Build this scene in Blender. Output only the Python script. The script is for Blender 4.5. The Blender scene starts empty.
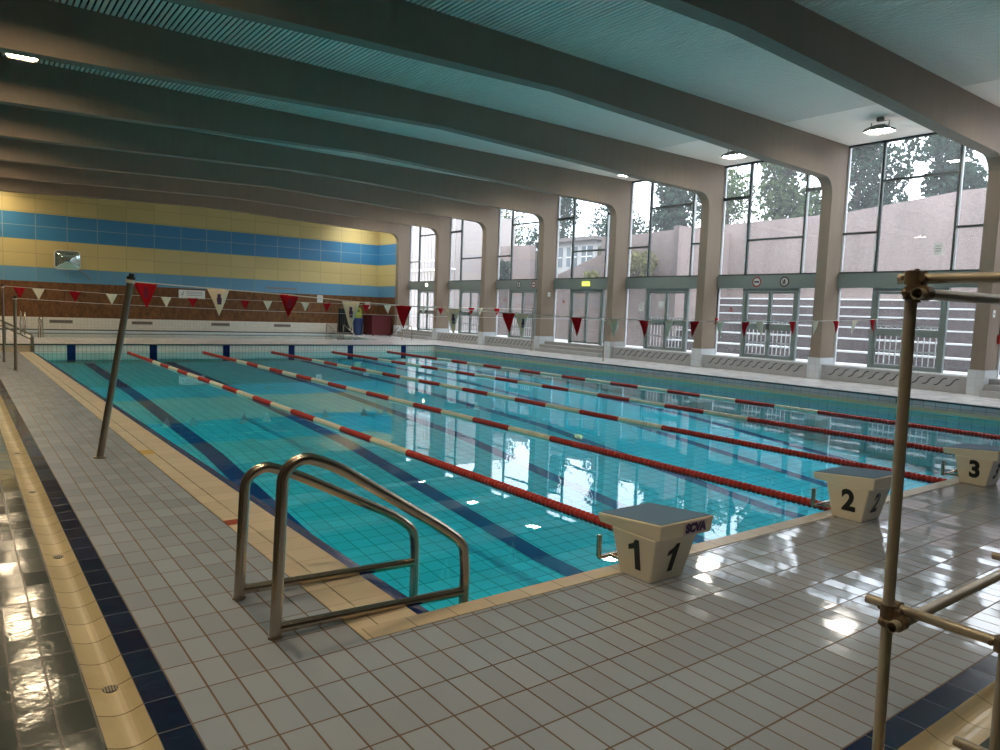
import bpy, math, random
from mathutils import Vector, Matrix
random.seed(7)
PI = math.pi
SC = bpy.context.scene
COL = SC.collection
ROOF_Z = 6.82
WATER = -0.29
PITCH = 4.26
Y0 = 7.05
FT = 0.32                       # thickness of a concrete frame

# ------------------------------------------------------------------ mesh collector
class MB:
    def __init__(s):
        s.v = []; s.f = []; s.m = []; s.sm = []
    def face(s, pts, mi=0, sm=False):
        b = len(s.v); s.v += [tuple(p) for p in pts]
        s.f.append(tuple(range(b, b + len(pts)))); s.m.append(mi); s.sm.append(sm)
    def mesh(s, verts, faces, mi=0, sm=False):
        b = len(s.v); s.v += [tuple(p) for p in verts]
        for f in faces:
            s.f.append(tuple(b + i for i in f)); s.m.append(mi); s.sm.append(sm)
    def box(s, x0, x1, y0, y1, z0, z1, mi=0):
        v = [(x, y, z) for z in (z0, z1) for y in (y0, y1) for x in (x0, x1)]
        s.mesh(v, [(0, 2, 3, 1), (4, 5, 7, 6), (0, 1, 5, 4), (2, 6, 7, 3), (0, 4, 6, 2), (1, 3, 7, 5)], mi)
    def hexa(s, bottom, top, mi=0):
        v = list(bottom) + list(top)
        s.mesh(v, [(3, 2, 1, 0), (4, 5, 6, 7), (0, 1, 5, 4), (1, 2, 6, 5), (2, 3, 7, 6), (3, 0, 4, 7)], mi)
    def tube(s, pts, r, n=12, mi=0, cap=True):
        pts = [Vector(p) for p in pts]
        rs = r if isinstance(r, (list, tuple)) else [r] * len(pts)
        rings = []
        prev = None
        for i, p in enumerate(pts):
            if i == 0: t = pts[1] - p
            elif i == len(pts) - 1: t = p - pts[i - 1]
            else: t = (pts[i + 1] - p).normalized() + (p - pts[i - 1]).normalized()
            t.normalize()
            if prev is None:
                a = Vector((0, 0, 1)) if abs(t.z) < .9 else Vector((1, 0, 0))
                u = t.cross(a).normalized()
            else:
                u = (prev - t * prev.dot(t)).normalized()
            prev = u
            w = t.cross(u)
            rings.append([p + (u * math.cos(2 * PI * k / n) + w * math.sin(2 * PI * k / n)) * rs[i] for k in range(n)])
        b = len(s.v)
        for rg in rings: s.v += [tuple(q) for q in rg]
        for i in range(len(pts) - 1):
            for k in range(n):
                k2 = (k + 1) % n
                s.f.append((b + i * n + k, b + i * n + k2, b + (i + 1) * n + k2, b + (i + 1) * n + k)); s.m.append(mi); s.sm.append(True)
        if cap:
            s.face([rings[0][k] for k in range(n - 1, -1, -1)], mi)
            s.face(rings[-1], mi)
    def prism(s, poly, axis, a0, a1, mi=0):
        """poly: 2-D outline; extruded along axis ('x','y','z')"""
        def P(u, w, a):
            return {'x': (a, u, w), 'y': (u, a, w), 'z': (u, w, a)}[axis]
        n = len(poly); b = len(s.v)
        s.v += [P(u, w, a0) for u, w in poly] + [P(u, w, a1) for u, w in poly]
        s.f.append(tuple(b + i for i in range(n))); s.m.append(mi); s.sm.append(False)
        s.f.append(tuple(b + n + i for i in range(n - 1, -1, -1))); s.m.append(mi); s.sm.append(False)
        for i in range(n):
            j = (i + 1) % n
            s.f.append((b + i, b + n + i, b + n + j, b + j)); s.m.append(mi); s.sm.append(False)
    def build(s, name, mats, parent=None, bevel=0, fix=True):
        me = bpy.data.meshes.new(name)
        me.from_pydata(s.v, [], s.f)
        for m in (mats if isinstance(mats, (list, tuple)) else [mats]): me.materials.append(m)
        me.polygons.foreach_set('material_index', s.m)
        me.polygons.foreach_set('use_smooth', s.sm)
        me.update()
        if fix:
            import bmesh
            bm = bmesh.new(); bm.from_mesh(me)
            bmesh.ops.recalc_face_normals(bm, faces=bm.faces[:])
            bm.to_mesh(me); bm.free()
        o = bpy.data.objects.new(name, me); COL.objects.link(o)
        if parent: o.parent = parent
        if bevel:
            md = o.modifiers.new('bevel', 'BEVEL'); md.width = bevel; md.segments = 2; md.limit_method = 'ANGLE'
        return o

def empty(name, loc=(0, 0, 0), rz=0):
    o = bpy.data.objects.new(name, None); COL.objects.link(o)
    o.location = loc; o.rotation_euler = (0, 0, rz); o.empty_display_size = .1
    return o
def tag(o, label, cat, group=None, kind=None):
    o['label'] = label; o['category'] = cat
    if group: o['group'] = group
    if kind: o['kind'] = kind
    return o
def struct(o, label=None):
    o['kind'] = 'structure'
    if label: o['label'] = label
    return o
def copy_tree(o, parent=None):
    kids = [c for c in COL.objects if c.parent == o]
    c = o.copy(); COL.objects.link(c)
    if parent: c.parent = parent
    for k in kids: copy_tree(k, c)
    return c

def text_mesh(txt, size, bold=0.0, extrude=0.001, shear=0.0):
    cu = bpy.data.curves.new('t', 'FONT'); cu.body = txt; cu.size = size; cu.extrude = extrude
    cu.offset = bold; cu.align_x = 'CENTER'; cu.align_y = 'CENTER'; cu.shear = shear; cu.resolution_u = 6
    ob = bpy.data.objects.new('t', cu); COL.objects.link(ob)
    dg = bpy.context.evaluated_depsgraph_get(); dg.update()
    me = bpy.data.meshes.new_from_object(ob.evaluated_get(dg))
    bpy.data.objects.remove(ob); bpy.data.curves.remove(cu)
    return me
ONE = [(-.02, -.36), (.14, -.36), (.14, .36), (.03, .36), (-.04, .26), (-.19, .19), (-.19, .07), (-.02, .13)]
def put_one(size, origin, ux, uy, mat, parent):
    ux = Vector(ux).normalized(); uy = Vector(uy).normalized(); nn = ux.cross(uy).normalized(); o0 = Vector(origin)
    P = [o0 + ux * x * size + uy * y * size for x, y in ONE]; k = len(P)
    b = MB(); b.mesh([p + nn * .001 for p in P] + [p - nn * .001 for p in P], [tuple(range(k)), tuple(range(2 * k - 1, k - 1, -1))] + [(i, k + i, k + (i + 1) % k, (i + 1) % k) for i in range(k)])
    return b.build('number', mat, parent)
def put_text(name, txt, size, origin, ux, uy, mat, parent, bold=0.0, extrude=.001, shear=0.0, sx=1.0):
    me = text_mesh(txt, size, bold, extrude, shear)
    me.materials.clear(); me.materials.append(mat)
    ux = Vector(ux).normalized(); uy = Vector(uy).normalized(); n = ux.cross(uy).normalized()
    for v in me.vertices:
        v.co = Vector(origin) + ux * v.co.x * sx + uy * v.co.y + n * v.co.z
    o = bpy.data.objects.new(name, me); COL.objects.link(o); o.parent = parent
    return o

# ------------------------------------------------------------------ materials
def new_mat(name):
    m = bpy.data.materials.new(name); m.use_nodes = True
    nt = m.node_tree; nt.nodes.clear()
    return m, nt
class G:
    """tiny node-graph helper"""
    def __init__(s, nt): s.nt = nt
    def n(s, t, **kw):
        nd = s.nt.nodes.new(t)
        for k, v in kw.items(): setattr(nd, k, v)
        return nd
    def link(s, a, b): s.nt.links.new(a, b)
    def setin(s, sock, v):
        if hasattr(v, 'is_linked') or isinstance(v, bpy.types.NodeSocket): s.link(v, sock)
        else: sock.default_value = v
    def m(s, op, a, b=0.0, c=None):
        nd = s.n('ShaderNodeMath', operation=op); s.setin(nd.inputs[0], a); s.setin(nd.inputs[1], b)
        if c is not None: s.setin(nd.inputs[2], c)
        return nd.outputs[0]
    def mix(s, f, a, b):
        nd = s.n('ShaderNodeMix', data_type='RGBA'); s.setin(nd.inputs[0], f); s.setin(nd.inputs[6], a); s.setin(nd.inputs[7], b)
        return nd.outputs[2]
    def pos(s):
        g = s.n('ShaderNodeNewGeometry'); sp = s.n('ShaderNodeSeparateXYZ'); s.link(g.outputs['Position'], sp.inputs[0])
        return g.outputs['Position'], sp.outputs
    def noise(s, vec, scale, detail=2.0, rough=.5):
        nd = s.n('ShaderNodeTexNoise'); s.link(vec, nd.inputs['Vector'])
        nd.inputs['Scale'].default_value = scale; nd.inputs['Detail'].default_value = detail; nd.inputs['Roughness'].default_value = rough
        return nd.outputs['Fac']
    def scale_vec(s, vec, k):
        nd = s.n('ShaderNodeVectorMath', operation='MULTIPLY'); s.link(vec, nd.inputs[0]); nd.inputs[1].default_value = k
        return nd.outputs[0]
def c4(c): return (c[0], c[1], c[2], 1.0)

def plain(name, col, rough=.5, metal=0.0, spec=.5, var=0.0, vscale=8.0, bump=0.0, bscale=40.0, emit=None, es=0.0):
    m, nt = new_mat(name); g = G(nt)
    p = g.n('ShaderNodeBsdfPrincipled'); o = g.n('ShaderNodeOutputMaterial'); g.link(p.outputs[0], o.inputs[0])
    p.inputs['Roughness'].default_value = rough; p.inputs['Metallic'].default_value = metal
    p.inputs['Specular IOR Level'].default_value = spec
    tc = g.n('ShaderNodeTexCoord').outputs['Object']
    if var:
        f = g.noise(tc, vscale, 4)
        k = g.m('MULTIPLY_ADD', f, 2 * var, 1 - var)
        nd = g.n('ShaderNodeVectorMath', operation='SCALE'); nd.inputs[0].default_value = col; g.link(k, nd.inputs['Scale'])
        g.link(nd.outputs[0], p.inputs['Base Color'])
    else: p.inputs['Base Color'].default_value = c4(col)
    if bump:
        b = g.n('ShaderNodeBump'); b.inputs['Strength'].default_value = 1; b.inputs['Distance'].default_value = bump
        g.link(g.noise(tc, bscale, 3), b.inputs['Height']); g.link(b.outputs[0], p.inputs['Normal'])
    if emit:
        p.inputs['Emission Color'].default_value = c4(emit); p.inputs['Emission Strength'].default_value = es
    return m

def tile_mat(name, col, pu, pv, axes='XY', gap=.006, gapcol=(.2, .17, .13), rough=.2, grough=.7, off=(0, 0), var=.1,
             tilt=0.0, ripple=0.0, rscale=25.0, recess=.0015, spec=.5, stain=0.0, staincol=(.3, .2, .1), rvar=0.0):
    m, nt = new_mat(name); g = G(nt)
    p = g.n('ShaderNodeBsdfPrincipled'); o = g.n('ShaderNodeOutputMaterial'); g.link(p.outputs[0], o.inputs[0])
    vec, xyz = g.pos()
    u = xyz['XYZ'.index(axes[0])]; v = xyz['XYZ'.index(axes[1])]
    su = g.m('DIVIDE', g.m('SUBTRACT', u, off[0]), pu); sv = g.m('DIVIDE', g.m('SUBTRACT', v, off[1]), pv)
    cu_, cv = g.m('FLOOR', su), g.m('FLOOR', sv)
    fu, fv = g.m('SUBTRACT', su, cu_), g.m('SUBTRACT', sv, cv)
    du = g.m('MULTIPLY', g.m('MINIMUM', fu, g.m('SUBTRACT', 1.0, fu)), pu)
    dv = g.m('MULTIPLY', g.m('MINIMUM', fv, g.m('SUBTRACT', 1.0, fv)), pv)
    d = g.m('MINIMUM', du, dv)
    mask = g.m('LESS_THAN', d, gap / 2)
    cell = g.n('ShaderNodeCombineXYZ'); g.link(cu_, cell.inputs[0]); g.link(cv, cell.inputs[1])
    wn = g.n('ShaderNodeTexWhiteNoise', noise_dimensions='2D'); g.link(cell.outputs[0], wn.inputs['Vector'])
    k = g.m('MULTIPLY_ADD', wn.outputs['Value'], 2 * var, 1 - var)
    nd = g.n('ShaderNodeVectorMath', operation='SCALE'); nd.inputs[0].default_value = col; g.link(k, nd.inputs['Scale'])
    base = nd.outputs[0]
    if stain:
        st = g.noise(vec, 1.7, 5, .65)
        stf = g.m('MULTIPLY', g.m('SMOOTHSTEP', st, .5, .75) if False else g.m('MAXIMUM', g.m('MULTIPLY', g.m('SUBTRACT', st, .5), 4), 0), stain)
        base = g.mix(g.m('MINIMUM', stf, 1.0), base, c4(staincol))
    colr = g.mix(mask, base, c4(gapcol))
    g.link(colr, p.inputs['Base Color'])
    r = rough
    if rvar:
        r = g.m('MAXIMUM', g.m('MULTIPLY_ADD', g.m('SUBTRACT', g.noise(vec, 2.2, 4, .6), .5), rvar, rough), .03)
    rr = g.n('ShaderNodeMix', data_type='FLOAT'); g.link(mask, rr.inputs[0]); g.setin(rr.inputs[2], r); rr.inputs[3].default_value = grough
    g.link(rr.outputs[0], p.inputs['Roughness'])
    p.inputs['Specular IOR Level'].default_value = spec
    h = g.m('MULTIPLY', mask, -recess)
    if tilt:
        sc = g.n('ShaderNodeSeparateColor'); g.link(wn.outputs['Color'], sc.inputs[0])
        a = g.m('MULTIPLY', g.m('MULTIPLY', g.m('SUBTRACT', sc.outputs[0], .5), g.m('SUBTRACT', fu, .5)), tilt * pu)
        b = g.m('MULTIPLY', g.m('MULTIPLY', g.m('SUBTRACT', sc.outputs[1], .5), g.m('SUBTRACT', fv, .5)), tilt * pv)
        h = g.m('ADD', h, g.m('ADD', a, b))
    if ripple:
        h = g.m('ADD', h, g.m('MULTIPLY', g.noise(vec, rscale, 2), ripple))
    b = g.n('ShaderNodeBump'); b.inputs['Strength'].default_value = 1; b.inputs['Distance'].default_value = 1
    g.link(h, b.inputs['Height']); g.link(b.outputs[0], p.inputs['Normal'])
    return m

def concrete(name, col, board=True, var=.22):
    m, nt = new_mat(name); g = G(nt)
    p = g.n('ShaderNodeBsdfPrincipled'); o = g.n('ShaderNodeOutputMaterial'); g.link(p.outputs[0], o.inputs[0])
    vec, xyz = g.pos()
    f = g.noise(vec, .9, 6, .6); f2 = g.noise(g.scale_vec(vec, (3, 3, .35)), 2.2, 4, .6)
    k = g.m('ADD', g.m('MULTIPLY_ADD', f, var, 1 - var / 2), g.m('MULTIPLY', g.m('SUBTRACT', f2, .5), var))
    nd = g.n('ShaderNodeVectorMath', operation='SCALE'); nd.inputs[0].default_value = col; g.link(k, nd.inputs['Scale'])
    g.link(nd.outputs[0], p.inputs['Base Color'])
    p.inputs['Roughness'].default_value = .75; p.inputs['Specular IOR Level'].default_value = .3
    b = g.n('ShaderNodeBump'); b.inputs['Strength'].default_value = .6; b.inputs['Distance'].default_value = .01
    g.link(g.m('ADD', g.noise(vec, 30, 4), g.noise(g.scale_vec(vec, (1, 1, .1)), 14, 2)), b.inputs['Height']); g.link(b.outputs[0], p.inputs['Normal'])
    return m

def pebble(name, c1, c2):
    m, nt = new_mat(name); g = G(nt)
    p = g.n('ShaderNodeBsdfPrincipled'); o = g.n('ShaderNodeOutputMaterial'); g.link(p.outputs[0], o.inputs[0])
    vec, xyz = g.pos()
    f = g.m('ADD', g.m('MULTIPLY', g.noise(vec, 9, 6, .8), .7), g.m('MULTIPLY', g.noise(g.scale_vec(vec, (1, 1, .3)), .8, 4), .5))
    f = g.m('MINIMUM', g.m('MAXIMUM', g.m('MULTIPLY_ADD', g.m('SUBTRACT', f, .6), 2.6, .5), 0), 1)
    g.link(g.mix(f, c4(c1), c4(c2)), p.inputs['Base Color']); p.inputs['Roughness'].default_value = .9
    b = g.n('ShaderNodeBump'); b.inputs['Strength'].default_value = .8; b.inputs['Distance'].default_value = .02
    g.link(g.noise(vec, 18, 3), b.inputs['Height']); g.link(b.outputs[0], p.inputs['Normal'])
    return m

def bark_board(name):
    m, nt = new_mat(name); g = G(nt)
    p = g.n('ShaderNodeBsdfPrincipled'); o = g.n('ShaderNodeOutputMaterial'); g.link(p.outputs[0], o.inputs[0])
    vec, xyz = g.pos()
    f = g.noise(g.scale_vec(vec, (1, 1, .55)), 7, 6, .75)
    f = g.m('MINIMUM', g.m('MAXIMUM', g.m('MULTIPLY_ADD', g.m('SUBTRACT', f, .5), 3.2, .5), 0), 1)
    g.link(g.mix(f, (.09, .035, .014, 1), (.26, .115, .042, 1)), p.inputs['Base Color'])
    p.inputs['Roughness'].default_value = .8
    b = g.n('ShaderNodeBump'); b.inputs['Strength'].default_value = .7; b.inputs['Distance'].default_value = .015
    g.link(f, b.inputs['Height']); g.link(b.outputs[0], p.inputs['Normal'])
    return m

def sheet_mat(name, ior, tint, bump=None, rough=0.0, haze=0.0):
    """clear sheet: lets the light straight through, mirrors by Fresnel"""
    m, nt = new_mat(name); g = G(nt)
    o = g.n('ShaderNodeOutputMaterial'); mx = g.n('ShaderNodeMixShader'); tr = g.n('ShaderNodeBsdfTransparent'); gl = g.n('ShaderNodeBsdfGlossy')
    fr = g.n('ShaderNodeFresnel')
    bf = g.n('ShaderNodeNewGeometry').outputs['Backfacing']      # straight-through sheet: same Fresnel from both sides
    g.link(g.m('MULTIPLY_ADD', bf, 1 / ior - ior, ior), fr.inputs['IOR'])
    tr.inputs['Color'].default_value = c4(tint); gl.inputs['Roughness'].default_value = rough
    if bump:
        vec, xyz = g.pos()
        b = g.n('ShaderNodeBump'); b.inputs['Strength'].default_value = 1; b.inputs['Distance'].default_value = 1
        h = None
        for sc, amp in bump:
            t = g.m('MULTIPLY', g.noise(vec, sc, 2), amp); h = t if h is None else g.m('ADD', h, t)
        g.link(h, b.inputs['Height'])
        for nd in (gl, fr): g.link(b.outputs[0], nd.inputs['Normal'])
    src = tr.outputs[0]
    if haze:
        df = g.n('ShaderNodeBsdfTranslucent'); df.inputs['Color'].default_value = (.95, .97, 1, 1)
        m2 = g.n('ShaderNodeMixShader'); m2.inputs[0].default_value = haze
        g.link(tr.outputs[0], m2.inputs[1]); g.link(df.outputs[0], m2.inputs[2]); src = m2.outputs[0]
    g.link(fr.outputs[0], mx.inputs[0]); g.link(src, mx.inputs[1]); g.link(gl.outputs[0], mx.inputs[2]); g.link(mx.outputs[0], o.inputs[0])
    return m

def cloth(name, col):
    m, nt = new_mat(name); g = G(nt)
    o = g.n('ShaderNodeOutputMaterial'); mx = g.n('ShaderNodeMixShader'); d = g.n('ShaderNodeBsdfDiffuse'); t = g.n('ShaderNodeBsdfTranslucent')
    for nd in (d, t): nd.inputs[0].default_value = c4(col)
    mx.inputs[0].default_value = .16; g.link(d.outputs[0], mx.inputs[1]); g.link(t.outputs[0], mx.inputs[2]); g.link(mx.outputs[0], o.inputs[0])
    return m
def leaf_mat(name, c1, c2):
    m, nt = new_mat(name); g = G(nt)
    o = g.n('ShaderNodeOutputMaterial'); mx = g.n('ShaderNodeMixShader'); d = g.n('ShaderNodeBsdfDiffuse'); t = g.n('ShaderNodeBsdfTranslucent')
    vec, xyz = g.pos()
    f = g.noise(vec, 3.1, 3)
    f = g.m('MINIMUM', g.m('MAXIMUM', g.m('MULTIPLY_ADD', g.m('SUBTRACT', f, .5), 3.5, .5), 0), 1)
    c = g.mix(f, c4(c1), c4(c2)); g.link(c, d.inputs[0]); g.link(c, t.inputs[0])
    mx.inputs[0].default_value = .3; g.link(d.outputs[0], mx.inputs[1]); g.link(t.outputs[0], mx.inputs[2]); g.link(mx.outputs[0], o.inputs[0])
    return m

JOINT = (.13, .075, .035)
M = {}
M['deck'] = tile_mat('grey_deck_tile', (.39, .445, .535), .1255, .2525, 'XY', .0085, JOINT, .07, .6, (.69, .54), .06, tilt=.030, ripple=.00045, rscale=9, rvar=.10, spec=.7)
M['deck_left'] = tile_mat('grey_deck_tile_long_side', (.37, .415, .49), .1255, .2525, 'XY', .0085, JOINT, .22, .6, (.69, .54), .09, tilt=.03, ripple=.0005, rscale=9, rvar=.12)
M['wet'] = tile_mat('dark_wet_tile', (.075, .09, .085), .1255, .2525, 'XY', .010, (.012, .010, .008), .09, .3, (.395, .20), .15, tilt=.022, ripple=.0005, rscale=26, rvar=.08, spec=.2)
M['pale_deck'] = tile_mat('pale_deck_tile', (.90, .89, .91), .25, .25, 'XY', .008, (.5, .5, .5), .12, .5, (0, 0), .06, tilt=.02, ripple=.0004, rscale=8, rvar=.15)
M['navy_x'] = tile_mat('navy_band_tile', (.010, .017, .065), .2525, .125, 'XY', .006, (.12, .12, .13), .10, .5, (.09, 1.175), .2, tilt=.03, ripple=.0006, rscale=14)
M['navy_y'] = tile_mat('navy_band_tile_long_side', (.010, .016, .055), .125, .2525, 'XY', .006, (.10, .10, .11), .12, .5, (.565, .54), .2, tilt=.03, ripple=.001, rscale=14)
M['gut_x'] = tile_mat('cream_gutter_tile', (.62, .52, .30), .2525, 9, 'XY', .006, (.16, .11, .06), .22, .6, (.09, -4), .08, ripple=.0006, stain=.5, staincol=(.45, .34, .16))
M['gut_y'] = tile_mat('cream_gutter_tile_long_side', (.58, .48, .28), 9, .2525, 'XY', .007, (.12, .08, .04), .42, .6, (-4, .54), .08, ripple=.0006, stain=.6, staincol=(.40, .29, .13))
M['cream_x'] = tile_mat('cream_coping_tile', (.66, .56, .40), .2525, 9, 'XY', .005, (.30, .20, .12), .3, .6, (.09, -4), .06, stain=.25, staincol=(.55, .42, .25))
M['lip'] = plain('cream_lip', (1.0, .74, .48), .3)
M['cream_y'] = tile_mat('cream_coping_tile_long_side', (.66, .57, .43), 9, .2525, 'XY', .004, (.34, .24, .15), .3, .6, (-4, .54), .07, stain=.3, staincol=(.60, .45, .27))
M['pool_floor'] = tile_mat('pool_floor_tile', (.55, .89, .99), .25, .25, 'XY', .016, (.20, .44, .52), .5, .6, (.05, .05), .05)
M['pool_side_x'] = tile_mat('pool_side_tile', (.55, .78, .80), .25, .25, 'YZ', .012, (.24, .46, .52), .5, .6, (0, 0), .05)
M['pool_side_y'] = tile_mat('pool_end_tile', (.96, .86, .76), .125, .25, 'XZ', .010, (.42, .40, .34), .3, .6, (0, 0), .05)
M['riser'] = tile_mat('grey_riser_tile', (.95, .74, .76), .25, .125, 'YZ', .006, (.15, .14, .15), .3, .6, (0, 0), .08)
M['white_y'] = tile_mat('white_wall_tile', (.78, .75, .68), .15, .15, 'XZ', .007, (.50, .45, .38), .3, .6, (0, 0), .04)
M['white_x'] = tile_mat('grey_white_parapet_tile', (.42, .42, .42), .2, .2, 'YZ', .006, (.33, .33, .32), .3, .6, (0, 0.02), .05)
M['sill'] = tile_mat('white_sill_tile', (.72, .74, .76), .2, .2, 'XY', .006, (.4, .4, .4), .2, .6, (0, 0), .04)
M['concrete'] = concrete('board_marked_concrete', (.265, .207, .160))
M['yellow'] = tile_mat('yellow_panel', (.60, .50, .23), 1.245, .62, 'XZ', .022, (.42, .35, .17), .38, .5, (.44, 2.87), .05)
M['blue'] = tile_mat('blue_panel', (.055, .235, .46), 1.245, .62, 'XZ', .028, (.30, .40, .46), .35, .5, (.44, 2.87), .05)
M['blue2'] = tile_mat('pale_blue_panel', (.13, .33, .52), 1.245, .9, 'XZ', .024, (.24, .38, .45), .35, .5, (.44, 2.2), .05)
M['brown'] = bark_board('brown_chip_board')
M['slat'] = plain('ceiling_slat', (.97, .87, .76), .55)
M['dark'] = plain('dark_void', (.01, .013, .013), .9)
M['paint'] = plain('grey_green_paint', (.21, .25, .24), .45, var=.08)
M['frame_dark'] = plain('dark_frame_paint', (.055, .07, .07), .45)
M['frame_light'] = plain('light_frame_paint', (.62, .64, .66), .4)
M['white'] = plain('white_paint', (.80, .80, .80), .4)
M['glass'] = sheet_mat('window_glass', 1.45, (.93, .95, .97), haze=.035)
M['water'] = sheet_mat('pool_water', 1.33, (.20, .89, 1.0), bump=((1.1, .0016), (4.5, .0003)))
M['shallow_water'] = sheet_mat('learner_pool_water', 1.33, (.85, .96, .98), bump=((.8, .0012), (5, .0002)))
M['line'] = plain('navy_lane_line', (.012, .03, .21), .5)
M['navy'] = plain('navy_tile', (.012, .022, .11), .15)
M['black'] = plain('black_paint', (.012, .012, .014), .5)
M['steel'] = plain('brushed_steel', (.46, .40, .33), .26, metal=1.0, var=.12, vscale=20)
M['pole'] = plain('dull_steel', (.30, .26, .21), .38, metal=.9, var=.15, vscale=14)
M['galv'] = plain('galvanised_tube', (.58, .53, .44), .42, metal=.55, var=.14, vscale=18)
M['clamp'] = plain('clamp_iron', (.24, .18, .12), .5, metal=.7, var=.35, vscale=60)
M['shell'] = plain('cream_shell', (.90, .83, .68), .42, var=.05, vscale=6)
M['tread'] = plain('blue_grey_grip', (.15, .27, .43), .75, spec=.2, bump=.002, bscale=160)
M['purple'] = plain('purple_print', (.06, .03, .13), .5)
M['pinkish'] = plain('pale_print', (.70, .60, .68), .5)
M['red'] = plain('red_plastic', (.58, .035, .025), .38, spec=.5)
M['ivory'] = plain('ivory_plastic', (.93, .88, .72), .4)
M['cable'] = plain('wire_rope', (.3, .3, .3), .4, metal=.8)
M['cord'] = plain('white_cord', (.72, .68, .62), .7)
M['flag_red'] = cloth('red_cloth', (.50, .018, .03))
M['flag_white'] = cloth('white_cloth', (.98, .90, .74))
M['flag_ink'] = plain('flag_ink', (.10, .06, .16), .8)
M['flag_ink_red'] = plain('dark_flag_ink', (.22, .01, .05), .8)
M['lamp_body'] = plain('lamp_housing', (.20, .19, .17), .4, metal=.4)
M['lamp'] = plain('lamp_glass', (1, 1, 1), .3, emit=(1.0, .95, .85), es=66.0)
M['lamp_left'] = plain('lamp_glass_warm', (1, 1, 1), .3, emit=(1.0, .78, .50), es=88.0)
M['exit'] = plain('exit_sign_light', (.5, .6, .1), .4, emit=(.75, .80, .10), es=1.2)
M['bulb'] = plain('lit_bulb', (1, 1, 1), .4, emit=(1, .9, .5), es=6)
M['sign_ink'] = plain('sign_ink', (.06, .03, .035), .5)
M['sign_red'] = plain('sign_red', (.30, .03, .03), .5)
M['sign_pale'] = plain('sign_pale', (.55, .56, .55), .5)
M['paper'] = plain('paper', (.85, .86, .85), .7)
M['grey_ink'] = plain('grey_ink', (.35, .36, .38), .7)
M['mirror'] = plain('mirror_face', (.55, .72, .70), .08, metal=.9)
M['vent'] = plain('vent_grille', (.27, .23, .20), .5)
M['maroon'] = plain('maroon_board', (.10, .008, .012), .6)
M['blue_plastic'] = plain('blue_plastic', (.02, .05, .16), .5)
M['dark_cloth'] = plain('dark_cloth', (.012, .016, .016), .8)
M['lime'] = plain('lime_plastic', (.35, .42, .06), .5)
M['drain'] = plain('drain_iron', (.02, .02, .02), .4)
M['drain_ring'] = plain('drain_ring', (.34, .27, .15), .5)
M['red_tile'] = plain('red_marker_tile', (.36, .05, .02), .3)
M['ochre_tile'] = plain('ochre_marker_tile', (.60, .38, .06), .4)
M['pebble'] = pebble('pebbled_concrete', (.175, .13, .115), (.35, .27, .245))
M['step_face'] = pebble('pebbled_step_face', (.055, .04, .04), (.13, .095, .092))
M['pale_conc'] = plain('pale_concrete', (.80, .80, .79), .85, var=.08, vscale=2)
M['earth'] = plain('earth', (.10, .085, .06), .95, var=.2)
M['cladding'] = plain('pale_cladding', (.36, .31, .29), .7, var=.06)
M['render_wall'] = plain('pale_render', (.46, .45, .44), .8)
M['roof'] = plain('roof_slab', (.16, .14, .13), .8)
M['pane_dark'] = plain('dark_panes', (.16, .19, .21), .15)
M['leaf_a'] = leaf_mat('dark_leaf', (.012, .030, .022), (.055, .10, .065))
M['leaf_b'] = leaf_mat('mid_leaf', (.03, .055, .025), (.13, .18, .085))
M['leaf_c'] = leaf_mat('yellow_leaf', (.18, .18, .05), (.42, .40, .16))
M['bark'] = plain('bark', (.07, .055, .045), .9, var=.2)
M['wall_paint'] = plain('brown_wall_paint', (.055, .048, .04), .6, var=.05, vscale=1)
M['alarm'] = plain('alarm_red', (.35, .01, .012), .4)

# ------------------------------------------------------------------ setting: decks and pool
LX = -1.5                                  # inner face of the left wall
RX = 20.3                                  # face of the window parapet
FARY = 39.5
PX0, PX1 = 2.03, 17.5                      # pool water, side to side
PY0, PY1 = 3.22, 28.2
def zl(y): return 0.0 if y < 3.1 else -0.0106 * (y - 3.1)   # the long side slopes gently to the far end

mb = MB(); mb.face([(.69, 1.295, 0), (RX + .8, 1.295, 0), (RX + .8, 3.095, 0), (.69, 3.095, 0)])
struct(mb.build('floor', M['deck']), 'grey tiled deck behind the starting blocks')
mb = MB(); mb.face([(.69, 3.095, 0), (1.57, 3.095, 0), (1.57, PY1, zl(PY1)), (.69, PY1, zl(PY1))])
struct(mb.build('floor', M['deck_left']), 'grey tiled deck along the left side of the pool')
mb = MB(); mb.face([(.565, 1.175, 0), (RX + .8, 1.175, 0), (RX + .8, 1.295, 0), (.565, 1.295, 0)])
struct(mb.build('trim_1', M['navy_x']), 'navy tile band along the near gutter')
mb = MB(); mb.face([(.565, 1.295, 0), (.69, 1.295, 0), (.69, 3.1, 0), (.565, 3.1, 0)])
mb.face([(.565, 3.1, 0), (.69, 3.1, 0), (.69, PY1, zl(PY1)), (.565, PY1, zl(PY1))])
struct(mb.build('trim_2', M['navy_y']), 'navy tile band along the left gutter')
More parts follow.
